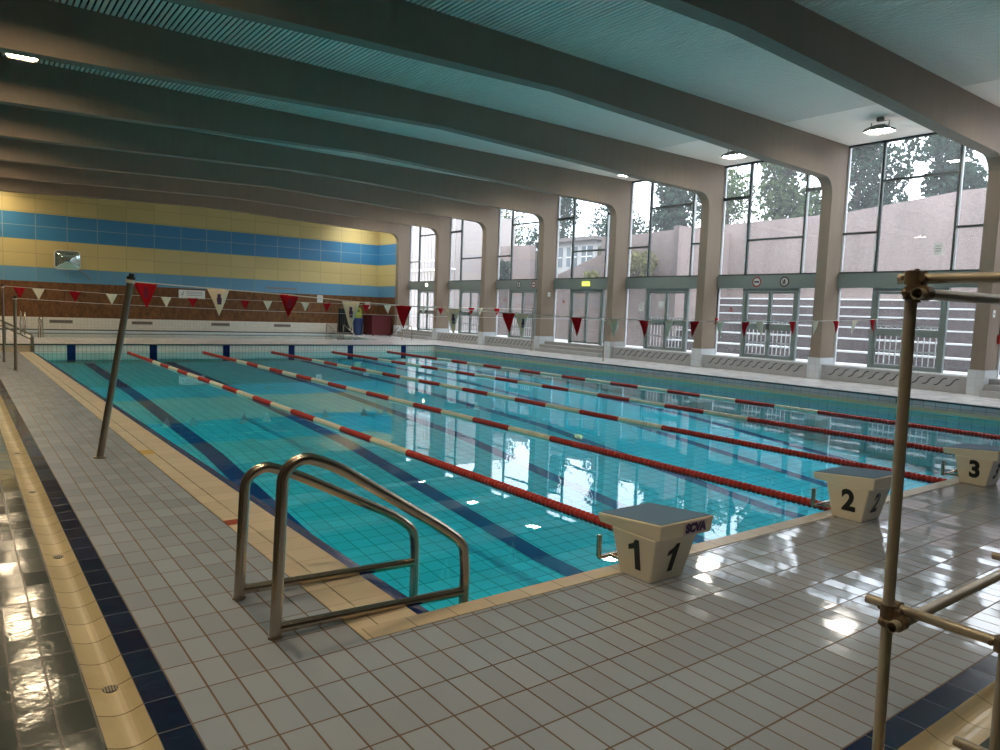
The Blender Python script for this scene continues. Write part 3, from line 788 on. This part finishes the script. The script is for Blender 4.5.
fl_n = [(1.59, 'r'), (2.34, 'w'), (3.15, 'r'), (3.93, 'w'), (4.70, 'r'), (5.45, 'w'), (6.44, 'r'), (6.70, 'w'), (7.77, 'r'), (8.63, 'w'), (9.33, 'r'), (9.94, 'w'), (10.68, 'r'), (11.42, 'w'), (12.2, 'r'), (12.7, 'w'), (13.84, 'r'), (14.73, 'w'), (15.57, 'r'), (16.33, 'w'), (17.2, 'r')]
e = flag_line(8.4, 8.4, near_line, [(x, c, .245, .27 if k in (0, 2) else .36 if k in (3, 5, 7) else .30, .02 * ((k * 7) % 5 - 2), k in (0, 1, 2, 3, 5, 7)) for k, (x, c) in enumerate(fl_n)], '', 'flag_line')
tag(e, 'line of large red and white pennants nearest the camera, tied to the leaning pole', 'flag line', 'lines strung across the pool')
far_line = [(.98, 1.82), (1.81, 1.79), (3.57, 1.72), (5.09, 1.69), (9.45, 1.70), (13.28, 1.71), (19.5, 1.78)]
fl_f = [(1.35, 'r'), (1.78, 'w'), (2.65, 'r'), (3.57, 'w'), (5.04, 'w'), (5.8, 'r'), (7.4, 'r'), (8.13, 'w'), (9.42, 'w'), (10.2, 'r'), (11.7, 'r'), (12.57, 'w'), (14.08, 'w'), (14.87, 'r'), (16.3, 'r'), (16.73, 'w'), (17.6, 'r')]
e = flag_line(23.5, 23.8, far_line, [(x, c, .30, .31, .0, False) for x, c in fl_f], '')
tag(e, 'line of small red and white pennants before the far end of the pool', 'flag line', 'lines strung across the pool')
e = flag_line(20.6, 18.56, [(1.09, 1.52), (2.8, 1.46), (6.2, 1.41), (11, 1.40), (15.9, 1.45), (18.57, 1.49)], [], '')
e.name = 'start_cord'
tag(e, 'plain white cord without pennants, below the line of small pennants', 'cord', 'lines strung across the pool')

# ------------------------------------------------------------------ scaffold in the right foreground
sc_ = empty('scaffold', (2.655, 1.15, 0)); RT = .0195
def tubepart(name, pts, r=RT, mat='galv'):
    b = MB(); b.tube(pts, r, 16, cap=False)
    for a, c in ((pts[0], pts[1]), (pts[-1], pts[-2])):           # open tube ends
        A = Vector(a); d = (Vector(c) - A).normalized()
        b.tube([A, A + d * .08], r * .86, 16, cap=False); b.tube([A, A + d * .0005], [r, r * .86], 16, cap=False)
        b.tube([A + d * .079, A + d * .08], r * .86, 16, 1)
    return b.build(name, [M[mat], M['black']], sc_)
def clamp(p, q, d):
    """coupler between an upright at p and a tube through q running along d"""
    b = MB(); p = Vector(p); q = Vector(q); d = Vector(d)
    b.tube([p + Vector((0, 0, q.z - p.z - .022)), p + Vector((0, 0, q.z - p.z + .022))], .0255, 14)
    b.tube([q - d * .022, q + d * .022], .0255, 14)
    m = Vector((p.x, p.y, q.z)).lerp(q, .55); e = (q - Vector((p.x, p.y, q.z))).normalized()
    b.tube([m - Vector((0, 0, .032)), m + Vector((0, 0, .032))], .009, 8)
    n = d * .03
    b.tube([m + n - Vector((0, 0, .0)) - e * .03, m + n + e * .03], .008, 6); b.tube([m + n + e * .022, m + n + e * .036], .014, 6)
    b.tube([m - n - e * .03, m - n + e * .03], .008, 6); b.tube([m - n - e * .036, m - n - e * .024], .014, 6)
    b.build('coupler', M['clamp'], sc_)
BX, BY = 1.20, -.345
def ux(z): return -.05 * z / 1.845
tubepart('upright', [(0, 0, 0), (-.05, 0, 1.822)])
tubepart('upright', [(BX, 0, 0), (BX - .02, 0, 1.845)])
tubepart('upright', [(.055, BY, 0), (.02, BY, 1.845)])
tubepart('upright', [(BX, BY, 0), (BX, BY, 1.845)])
tubepart('ledger', [(-.075, -.041, .585), (BX + .1, -.041, .585)])
tubepart('ledger', [(-.105, -.041, 1.742), (BX + .1, -.041, 1.756)])
tubepart('ledger', [(-.10, BY + .041, .16), (BX + .1, BY + .041, .16)])
tubepart('transom_tube', [(.033, .10, .620), (.033, BY - .12, .620)], RT * .92)
tubepart('transom_tube', [(-.002, .065, 1.797), (-.002, BY - .12, 1.797)], RT * .92)
tubepart('transom_tube', [(BX + .04, .10, .57), (BX + .04, BY - .12, .57)], RT * .92)
tubepart('transom_tube', [(.075, BY + .13, .212), (.075, BY - .12, .212)], RT * .92)
for z in (.585, 1.745): clamp((ux(z), 0, 0), (ux(z), -.041, z), (1, 0, 0)); clamp((BX, 0, 0), (BX, -.041, z), (1, 0, 0))
for z, x in ((.62, .033), (1.797, -.002)): clamp((ux(z), 0, 0), (x, 0, z), (0, 1, 0)); clamp((.03 - .02 * z, BY, 0), (x, BY, z), (0, 1, 0))
clamp((.035, BY, 0), (.035, BY + .041, .16), (1, 0, 0)); clamp((.035, BY, 0), (.075, BY, .212), (0, 1, 0)); clamp((BX, 0, 0), (BX + .04, 0, .57), (0, 1, 0))
tag(sc_, 'scaffold of galvanised tubes and couplers in the right foreground', 'scaffold')

# ------------------------------------------------------------------ small things on the decks
for k, y in enumerate((3.30, 5.28, 7.26, 9.24)):
    e = empty('gutter_drain', (.482, y, zl(y) - .0215))
    b = MB(); b.tube([(0, 0, 0), (0, 0, .004)], .031, 20); b.build('grate', M['drain'], e)
    b = MB()
    for q in range(-2, 3): b.box(q * .011 - .002, q * .011 + .002, -.026, .026, .004, .0055)
    b.build('bars', M['drain_ring'], e)
    tag(e, 'round drain grate in the left cream gutter, ' + ('nearest the camera', 'second from the camera', 'third from the camera', 'fourth from the camera')[k], 'drain', 'drains of the left gutter')
b = MB(); b.box(1.57, 1.695, 5.36, 5.49, zl(5.4) - .02, zl(5.4) + .0055)
struct(b.build('trim_12', M['red_tile']), 'red marker tile in the left coping')
b = MB(); b.box(1.57, 1.695, 8.45, 8.70, zl(8.5) - .02, zl(8.5) + .0055)
struct(b.build('trim_13', M['ochre_tile']), 'ochre tile in the left coping')
# depth plate on the right riser
e = empty('depth_plate', (PX1 - .004, 7.72, -.10))
b = MB(); b.box(-.004, .003, -.15, .15, -.075, .075); b.build('plate', plain('depth_plate_face', (.62, .56, .48), .5), e)
put_text('lettering', '1,70m', .12, (-.006, 0, 0), (0, -1, 0), (0, 0, 1), M['black'], e, bold=.003)
tag(e, 'depth plate reading 1,70m on the grey riser below the window deck', 'sign')
# handrails of the learner pool
def ladder(name, x, y, pts_l, label, dx=.0, dy=.45):
    e = empty(name, (x, y, 0))
    for s in (0, 1):
        b = MB(); b.tube([(p[0] + dx * s, p[1] + dy * s, p[2]) for p in pts_l], .024, 10); b.build('rail', M['steel'], e)
    tag(e, label, 'handrail', 'handrails of the learner pool'); return e
def loop(h, w): return [(0, 0, 0), (0, 0, h - .12), (.04, 0, h - .03), (w / 2, 0, h), (w - .04, 0, h - .03), (w, 0, h - .12), (w, 0, -.1)]
ladder('learner_pool_handrail', 2.42, 32.3, [(0, 0, 0), (.02, .0, .68), (.06, .1, .76), (.10, .45, .62), (.12, .6, -.3)], 'small steel handrail loop at the left end of the learner pool', .08, 0)
ladder('learner_pool_handrail', 2.0, 34.6, [(0, 0, 0), (0, 0, .84), (.03, .12, .92), (.06, .5, .80), (.06, .7, 0)], 'taller steel handrail pair left of the learner pool', .14, 0)
ladder('learner_pool_handrail', 14.75, 34.2, [(0, 0, -.3), (0, 0, .62), (.02, -.02, .68), (.75, .0, .12), (.85, 0, -.2)], 'steel handrails of the learner pool steps, right of middle', .75, -.35)
ladder('learner_pool_handrail', 17.25, 32.2, [(0, 0, .15), (.52, 0, .70), (.58, 0, .74), (.66, 0, .68), (.68, 0, 0)], 'steel handrails by the dark box at the far right corner', .62, 0.1)
# guard rail at the far end of the left deck
e = empty('guard_rail', (1.93, 28.12, 0))
b = MB(); b.tube([(-1.9, 0, 1.18), (-.75, 0, .72), (0, 0, .30), (0.02, 0, .22), (0.02, 0, zl(28.1))], .03, 10); b.build('top_rail', M['pole'], e)
b = MB(); b.tube([(-1.9, 0, 1.0), (-.75, 0, .56), (0.01, 0, .14)], .022, 10); b.build('lower_rail', M['pole'], e)
b = MB(); b.tube([(-.72, .05, .0), (-.72, .05, .72)], .024, 10); b.tube([(-1.5, .05, 0), (-1.5, .05, 1.02)], .024, 10); b.build('post', M['pole'], e)
b = MB(); b.box(-.045, .055, -.03, .05, zl(28.1), .25); b.build('end_post', M['pole'], e)
tag(e, 'sloping steel guard rail at the far end of the left deck', 'guard rail')

# ------------------------------------------------------------------ things on the far wall
for k, x in enumerate((3.87, 7.33, 11.1, 14.42)):
    e = empty('wall_vent', (x, FARY - .055, .41))
    b = MB(); b.box(-.47, .47, -.02, 0, -.075, .075); f = b.build('frame', M['vent'], e)
    b = MB()
    for q in range(9): b.box(-.44 + q * .098, -.44 + q * .098 + .07, -.026, -.018, -.05, .05)
    b.build('slots', plain('vent_slot', (.16, .13, .11), .6), e)
    tag(e, 'grey vent in the white tiles of the far wall, ' + ('leftmost', 'second from left', 'third from left', 'rightmost, by the steps')[k], 'vent', 'vents of the far wall')
e = empty('banner', (9.68, FARY - .012, 1.925))
b = MB(); b.box(-.64, .64, -.012, 0, -.215, .215); b.build('board', M['paper'], e)
b = MB()
for z, a, c in ((.12, -.30, .50), (.04, -.26, .54), (-.05, -.26, .50)): b.box(a, c, -.016, -.012, z - .014, z + .014)
b.prism([(-.52, .02), (-.47, -.10), (-.38, .14), (-.43, .12), (-.47, -.02), (-.50, .04)], 'y', -.016, -.012)
b.build('print', M['grey_ink'], e)
tag(e, 'white banner with grey print on the brown far wall', 'banner')
# convex mirror on a bracket
e = empty('convex_mirror', (4.13, FARY - .42, 3.26))
def rr(w, h, r, n=6):
    out = []
    for cx, cz, a in ((w - r, h - r, 0), (-w + r, h - r, PI / 2), (-w + r, -h + r, PI), (w - r, -h + r, 1.5 * PI)):
        out += [(cx + r * math.cos(a + PI / 2 * k / n), cz + r * math.sin(a + PI / 2 * k / n)) for k in range(n + 1)]
    return out
o1 = rr(.53, .44, .16)
b = MB(); b.prism(o1, 'y', .03, .12); b.build('shell', M['frame_light'], e, bevel=.01)
b = MB(); rings = []
for t in (1, .85, .65, .4, .15): rings.append([(x * t * .93, .03 - .16 * (1 - t * t), z * t * .93) for x, z in o1])
n = len(o1)
b.mesh([p for rg in rings for p in rg] + [(0, -.13, 0)], [(i * n + k, i * n + (k + 1) % n, (i + 1) * n + (k + 1) % n, (i + 1) * n + k) for i in range(4) for k in range(n)] + [(4 * n + k, 4 * n + (k + 1) % n, 5 * n) for k in range(n)], 0, True)
b.build('mirror_face', M['mirror'], e)
b = MB(); b.tube([(.42, .1, -.34), (.75, .25, -.62), (1.0, .415, -.85)], .022, 8); b.tube([(0, .1, -.2), (0, .415, -.4)], .03, 8); b.build('bracket', M['pole'], e)
tag(e, 'rounded convex mirror on a bracket high on the far wall, at left', 'mirror')
# boxes in the far right corner
e = empty('storage_box', (19.5, 37.9, 0))
b = MB(); b.box(-.62, .62, -.5, .6, .06, 1.12); b.build('body', M['maroon'], e, bevel=.01)
b = MB(); b.box(-.65, .65, -.53, .63, 1.12, 1.17); b.build('lid', M['maroon'], e)
b = MB()
for z in (.38, .72): b.box(-.6, .6, -.515, -.5, z - .015, z + .015)
for x, y in ((-.5, -.4), (.5, -.4), (-.5, .5), (.5, .5)): b.tube([(x, y, 0), (x, y, .06)], .04, 8)
b.build('battens', plain('batten', (.06, .006, .01), .6), e)
tag(e, 'dark red storage box in the far right corner', 'box')
e = empty('bin', (18.45, 38.3, 0))
b = MB(); b.tube([(0, 0, 0), (0, 0, .85), (0, 0, .9)], [.24, .30, .31], 18); b.build('body', M['blue_plastic'], e)
b = MB(); b.tube([(0, 0, .9), (0, 0, .94), (0, 0, .98)], [.33, .33, .2], 18); b.build('lid', M['blue_plastic'], e)
tag(e, 'dark blue bin left of the dark red box in the far corner', 'bin')
e = empty('clothes_rack', (17.75, 38.6, 0))
b = MB(); b.tube([(-.4, 0, 0), (-.4, 0, 1.5), (.4, 0, 1.5), (.4, 0, 0)], .02, 8)
for s in (-.4, .4): b.tube([(s, -.25, .02), (s, .25, .02)], .02, 8)
b.build('frame', M['pole'], e)
for q in range(7):
    x = -.33 + q * .11
    b = MB(); w = .20 + .03 * (q % 3); z0 = .12 + .1 * (q % 2)
    b.hexa([(x - .035, -w, z0), (x + .035, -w, z0), (x + .035, w, z0), (x - .035, w, z0)], [(x - .02, -.10, 1.47), (x + .02, -.10, 1.47), (x + .02, .10, 1.47), (x - .02, .10, 1.47)])
    b.build('garment', M['dark_cloth'], e)
tag(e, 'dark garments hanging on a rack left of the blue bin', 'clothes rack')
e = empty('float_board', (18.45, 38.3, .982))
b = MB(); b.prism([(-.20, 0), (.20, 0), (.20, .42), (.12, .58), (-.12, .58), (-.20, .42)], 'y', -.03, .03); b.build('board', M['lime'], e, bevel=.01)
b = MB(); b.box(-.08, .08, -.034, -.03, .35, .42); b.build('grip_slot', M['dark_cloth'], e)
tag(e, 'lime float board standing on the blue bin', 'float board')
for x, z, lab in ((16.62, 1.98, 'small white notice on the brown far wall left of the clothes rack'), (19.62, 1.72, 'small white notice on the brown far wall above the dark red box')):
    b = MB(); b.box(x - .17, x + .17, FARY - .012, FARY - .001, z - .2, z + .2, 0)
    for q in range(4): b.box(x - .12, x + .12, FARY - .0135, FARY - .012, z + .11 - q * .07, z + .13 - q * .07, 1)
    tag(b.build('notice', [M['paper'], M['grey_ink']]), lab, 'notice')
b = MB(); b.box(13.5, 15.2, FARY - .02, FARY - .001, 2.42, 2.50); b.box(13.5, 15.2, FARY - .035, FARY - .02, 2.42, 2.435)
tag(b.build('wall_strip', M['vent']), 'thin brownish strip on the pale blue band of the far wall', 'strip')

# ------------------------------------------------------------------ signs on the window side
def round_sign(y, kind, label):
    e = empty('round_sign', (GX - .115, y, 2.905))
    def disc(r, x0, x1, n=28): 
        b = MB(); b.tube([(x0, 0, 0), (x1, 0, 0)], r, n); return b
    disc(.165, -.006, 0).build('rim', M['sign_ink' if kind else 'sign_red'], e)
    disc(.120, -.009, -.006).build('face', M['sign_pale'], e)
    b = MB()
    if kind == 0:
        b.box(-.012, -.009, -.09, .09, -.028, .028)
    else:
        b.prism([(-.05, -.09), (-.01, -.09), (-.01, .0), (.02, -.09), (.05, -.09), (.03, .07), (-.03, .08)], 'x', -.012, -.009)
        b.box(-.012, -.009, .06, .08, -.06, .07)
    b.build('pictogram', M['sign_ink'], e)
    tag(e, label, 'sign', 'round signs on the green transoms')
round_sign(14.02, 0, 'red-rimmed round sign with a bar on the transom of the second window')
round_sign(13.03, 1, 'dark-rimmed round sign with a figure on the transom of the second window')
round_sign(26.55, 1, 'round sign, left of two on the transom of the fifth window from the right')
round_sign(25.45, 0, 'round sign, right of two on the transom of the fifth window from the right')
e = empty('exit_sign', (GX - .115, 22.03, 2.91)); b = MB(); b.box(-.06, 0, -.21, .21, -.09, .09); b.build('light_box', M['exit'], e, bevel=.01)
b = MB(); b.box(-.064, -.06, -.12, .12, -.03, .03); b.prism([(-.15, .0), (-.11, .04), (-.11, -.04)], 'x', -.064, -.06); b.build('pictogram', M['white'], e)
tag(e, 'lit yellow-green exit sign on the transom of the fourth window', 'exit sign')
e = empty('bulkhead_light', (GX - .115, 34.75, 2.95)); b = MB(); b.box(-.03, 0, -.17, .17, -.10, .10); b.build('base', M['frame_light'], e)
b = MB(); b.tube([(-.03, 0, 0), (-.07, 0, 0), (-.09, 0, 0)], [.09, .08, .04], 16); b.build('lamp_glass', M['bulb'], e)
tag(e, 'small lit round light on the transom of the farthest window', 'lamp')
def alarm(x, y, z, label):
    e = empty('alarm_box', (x, y - .002, z)); b = MB(); b.box(-.055, .055, -.06, 0, -.11, .11); b.build('box', M['alarm'], e, bevel=.008)
    b = MB(); b.box(-.03, .03, -.064, -.06, -.04, .03); b.build('window', M['frame_light'], e)
    b = MB(); b.tube([(0, -.03, .11), (0, -.02, .8), (.01, -.012, 1.3)], .012, 6); b.build('conduit', M['black'], e)
    tag(e, label, 'alarm', 'red alarm boxes on the columns')
alarm(20.93, 15.57, 1.58, 'red alarm box on the column between the second and third windows')
alarm(20.86, 7.05, 1.40, 'red alarm box on the rightmost column at the photo edge')
for x, y, z, lab in ((20.45, 7.05, 2.03, 'small white plate on the rightmost column at the photo edge'), (20.62, 24.09, 2.45, 'small white plate on the column between the fourth and fifth windows'),):
    b = MB(); b.box(x - .07, x + .07, y - .012, y - .001, z - .09, z + .09, 0); b.box(x - .04, x + .04, y - .0135, y - .012, z - .02, z + .02, 1)
    tag(b.build('wall_plate', [M['paper'], M['grey_ink']]), lab, 'plate')
def paper(y, z, w, h, lab, x=GX - .004, ink=True):
    b = MB(); b.box(x - .003, x, y - w / 2, y + w / 2, z - h / 2, z + h / 2, 0)
    if ink:
        for q in range(3): b.box(x - .004, x - .003, y - w * .32, y + w * .32, z + h * (.25 - .22 * q), z + h * (.33 - .22 * q), 1)
    tag(b.build('notice', [M['paper'], M['grey_ink']]), lab, 'notice')
paper(8.66, 3.72, .22, .30, 'white notice on the glass of the rightmost tall window')
paper(19.05, 2.02, .24, .36, 'white notice on the left side glass beside the third door')
paper(18.05, 2.12, .22, .22, 'white notice on the left leaf of the third door', GX - .04)
for y, z, n, lab in ((23.5, 2.16, 0, 'red sticker on the left glass beside the fourth door'), (15.0, 1.98, 0, 'red sticker on the left glass beside the second door'), (27.75, 2.20, 0, 'red sticker on the left glass beside the fifth door')):
    b = MB(); b.tube([(GX - .007, y, z), (GX - .003, y, z)], .075, 16, 0); b.box(GX - .008, GX - .007, y - .045, y + .045, z - .012, z + .012, 1)
    tag(b.build('sticker', [M['sign_red'], M['paper']]), lab, 'sticker')

# ------------------------------------------------------------------ outside
b = MB(); b.box(21.3, 23.1, -14, 62, -.2, .40); b.box(23.1, 70, -14, 75, -.2, .35)
struct(b.build('ground', M['pale_conc']), 'pale pavement outside the windows')
SY0, SY1 = -10.0, 19.6
st_z = [.78, 1.19, 1.57, 1.95, 2.28, 2.58]
b = MB()
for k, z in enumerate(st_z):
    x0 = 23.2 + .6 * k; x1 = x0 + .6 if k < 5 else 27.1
    b.box(x0, x1 + .02, SY0, SY1, .3, z - .05, 0); b.box(x0 - .04, x1, SY0, SY1, z - .05, z, 1)  # pale slab on each tread paints in the bright sky light
o = b.build('outdoor_steps', [M['step_face'], M['pale_conc']]); struct(o, 'long outdoor steps behind the right windows, sky light painted into the pale treads')
top = [(-10, 6.3), (8, 6.25), (10.5, 6.25), (12.5, 6.05), (14.6, 5.85), (19.2, 5.80), (22.5, 5.75)]
def rwall(fn):
    b = MB(); fn(b); struct(b.build('retaining_wall', M['pebble']), 'pebbled concrete retaining wall outside the windows')
rwall(lambda b: b.prism([(y, z) for y, z in top] + [(22.5, 2.5), (-10, 2.5)], 'x', 27.0, 27.4))
rwall(lambda b: b.box(23.6, 23.95, 19.9, 26.0, .3, 3.2))
rwall(lambda b: b.prism([(19.9, .3), (25.2, .3), (25.2, 5.3), (19.9, 5.45)], 'x', 24.75, 25.0))
rwall(lambda b: b.prism([(25.2, .3), (31.6, .3), (31.6, 2.7), (28.7, 3.52), (25.2, 4.55)], 'x', 24.75, 25.0))
rwall(lambda b: b.box(23.6, 26.99, 19.62, 19.9, .3, 5.4))
rwall(lambda b: b.box(23.95, 24.75, 19.9, 26, .3, 3.14))
rwall(lambda b: b.prism([(33.4, .3), (62, .3), (62, 6.0), (33.4, 5.6)], 'x', 27.0, 27.4))
b = MB(); b.box(27.4, 70, -14, 28.2, .3, 5.3); b.box(27.4, 70, 34.2, 75, .3, 5.3); b.box(34.2, 70, 28.2, 34.2, .3, 5.3); struct(b.build('ground', M['earth']), 'raised planted ground behind the retaining wall')
# building outside
e = empty('building', (28.2, 31.2, 4.3))   # stands a little below the raised ground
b = MB(); b.box(0, 5, -2.0, 1.9, -3.9, 1.45); b.build('wall', M['render_wall'], e)
b = MB(); b.box(-.4, 5.3, -2.3, 2.2, 1.45, 1.65); b.build('roof', M['roof'], e)
for k in range(3):
    y = -1.45 + k * 1.25
    b = MB(); b.box(-.04, 0, y - .35, y + .5, .05, 1.15); w_ = b.build('window', M['pane_dark'], e)
    b = MB(); b.box(-.07, -.04, y + .05, y + .11, .05, 1.15); b.box(-.07, -.04, y - .35, y + .5, .55, .61); b.build('glazing_bar', M['white'], w_)
tag(e, 'white building with dark panes seen through the fourth tall window', 'building')
e = empty('building', (24.5, 46.0, .38))
b = MB(); b.box(0, 4.5, -8.5, 10, 0, 7.2); b.build('wall', M['cladding'], e)
b = MB()
for k in range(46): b.box(-.03, 0, -8.4 + k * .4, -8.36 + k * .4, 0, 7.2)
b.build('cladding_seams', plain('seam', (.42, .37, .34), .8), e)
b = MB(); b.box(-.3, 0, -8.5, 10, 3.7, 3.8); b.box(-.3, -.25, -8.5, 10, 4.3, 4.36); b.build('balcony_rail', M['white'], e)
tag(e, 'pale clad building seen through the farthest windows', 'building')

def foliage(name, mat, clusters, n, size, parent):
    b = MB()
    tot = sum(c[3] * c[4] * c[5] for c in clusters)
    for (cx, cy, cz, rx, ry, rz) in clusters:
        m = int(n * rx * ry * rz / tot)
        for _ in range(m):
            while True:
                p = Vector((random.uniform(-1, 1), random.uniform(-1, 1), random.uniform(-1, 1)))
                if p.length < 1 and p.length > random.random() * .75: break
            q = Vector((cx + p.x * rx, cy + p.y * ry, cz + p.z * rz))
            u = Vector((random.gauss(0, 1), random.gauss(0, 1), random.gauss(0, 1))).normalized()
            w = u.cross(Vector((random.gauss(0, 1), random.gauss(0, 1), random.gauss(0, 1)))).normalized()
            s = size * random.uniform(.6, 1.3)
            b.face([q - u * s, q + w * s * .55, q + u * s, q - w * s * .55])
    return b.build(name, mat, parent, fix=False)
def tree(x, y, z, h, r, mat, label, n=2600, size=.13):
    e = empty('tree', (x, y, z))
    b = MB(); b.tube([(0, 0, 0), (.05, .08, h * .3), (0, -.05, h * .75)], [.20, .15, .06], 8)
    for k in range(6):
        a = k * 1.05; z0 = h * (.25 + .07 * k); b.tube([(0, 0, z0), (math.cos(a) * r * .6, math.sin(a) * r * .6, z0 + h * .18)], [.06, .02], 6)
    b.build('trunk', M['bark'], e)
    cl_ = []
    for k in range(11):
        a = random.uniform(0, 2 * PI); d = random.uniform(.0, .62) * r; zz = h * random.uniform(.22, .88)
        s = r * random.uniform(.34, .58) * (1.15 - .45 * zz / h)
        cl_.append((math.cos(a) * d, math.sin(a) * d, zz, s, s, s * 1.05))
    foliage('foliage', mat, cl_, n, size, e)
    tag(e, label, 'tree', 'trees behind the retaining wall')
T = [(29.6, 8.4, 3.6, 1.3, 'leaf_b', 'thin paler-leaved tree at the right edge of the rightmost window', 900),
     (30.2, 12.2, 5.2, 1.9, 'leaf_a', 'broad dark tree in the middle of the rightmost window', 2600),
     (32.6, 17.0, 5.6, 2.1, 'leaf_a', 'dense dark tree at the left of the rightmost window', 3600),
     (29.8, 19.0, 4.9, 2.2, 'leaf_b', 'bright leafy tree in the middle of the second window from the right', 2800),
     (36.2, 26.6, 5.2, 2.2, 'leaf_b', 'sparse tree at the left of the second window from the right', 1200),
     (30.5, 26.0, 4.4, 1.9, 'leaf_a', 'dark tree in the right part of the third window from the right', 2600),
     (37.4, 36.4, 6.4, 2.7, 'leaf_a', 'tree at the left of the third window from the right', 3000),
     (37.6, 42.6, 6.4, 2.7, 'leaf_a', 'dark tree filling the top of the fourth window from the right', 3800),
     (37.0, 49.2, 6.0, 2.8, 'leaf_b', 'tree at the top of the fifth window from the right', 2400)]
for x, y, h, r, m_, lab, n in T: tree(x, y, 5.3, h, r, M[m_], lab, int(n * 1.5))
def bush(x, y, z, w, h, mat, lab, n):
    e = empty('bush', (x, y, z))
    b = MB()
    for k in range(7): b.tube([(0, 0, 0), (random.uniform(-.2, .2), random.uniform(-w, w) * .6, h * .7)], [.02, .008], 5)
    b.build('stems', M['bark'], e)
    foliage('foliage', mat, [(0, s * w * .6, h * (.68 + .04 * s), .27, w * .5, h * .5) for s in (-1, 0, 1)], n, .10, e)
    tag(e, lab, 'bush', 'bushes on the wall ledge')
bush(24.35, 22.6, 3.17, 1.1, 1.2, M['leaf_c'], 'yellow-green bush at the foot of the third tall window', 900)
bush(24.35, 25.4, 3.15, .4, .5, M['leaf_c'], 'small bush on the ledge left of the yellow-green one', 250)
bush(23.6, 31.6, 2.9, .7, 1.3, M['leaf_a'], 'dark green bush at the foot of the fifth tall window', 900)
b = MB(); b.box(23.2, 24.2, 30.4, 33.2, .3, 2.9); struct(b.build('trim_40', M['pebble']), 'low planter wall outside the fifth window')

# ------------------------------------------------------------------ sky
w = bpy.data.worlds.new('sky'); SC.world = w; w.use_nodes = True; nt = w.node_tree; nt.nodes.clear(); g = G(nt)
bg = g.n('ShaderNodeBackground'); ow = g.n('ShaderNodeOutputWorld'); g.link(bg.outputs[0], ow.inputs[0])
tc = g.n('ShaderNodeTexCoord').outputs['Generated']
f = g.noise(tc, 2.5, 5, .55)
f = g.m('MINIMUM', g.m('MAXIMUM', g.m('MULTIPLY_ADD', g.m('SUBTRACT', f, .45), 3, .4), 0), 1)
g.link(g.mix(f, (.70, .84, 1.0, 1), (1.0, 1.0, 1.0, 1)), bg.inputs[0])
bg.inputs[1].default_value = 4.5

# ------------------------------------------------------------------ camera
yaw, pitch, roll = .6448, -.0873, .0374
fwd = Vector((math.sin(yaw) * math.cos(pitch), math.cos(yaw) * math.cos(pitch), math.sin(pitch)))
right = Vector((math.cos(yaw), -math.sin(yaw), 0)); up = right.cross(fwd)
r_ = right * math.cos(roll) + up * math.sin(roll); u_ = -right * math.sin(roll) + up * math.cos(roll)
cam = bpy.data.cameras.new('camera'); cam.sensor_width = 36; cam.lens = 723 / 1000 * 36; cam.clip_start = .05; cam.clip_end = 300
co = bpy.data.objects.new('camera', cam); COL.objects.link(co)
mw = Matrix((r_, u_, -fwd)).transposed().to_4x4(); mw.translation = (0, 0, 1.63); co.matrix_world = mw
SC.camera = co

vs = SC.view_settings
vs.view_transform = 'Standard'; vs.look = 'None'; vs.gamma = 1; vs.exposure = 0.40; vs.use_curve_mapping = False
cy = SC.cycles
cy.use_denoising = True; cy.caustics_reflective = False; cy.caustics_refractive = False
cy.max_bounces = 10; cy.diffuse_bounces = 5; cy.glossy_bounces = 5; cy.transparent_max_bounces = 24; cy.sample_clamp_indirect = 8
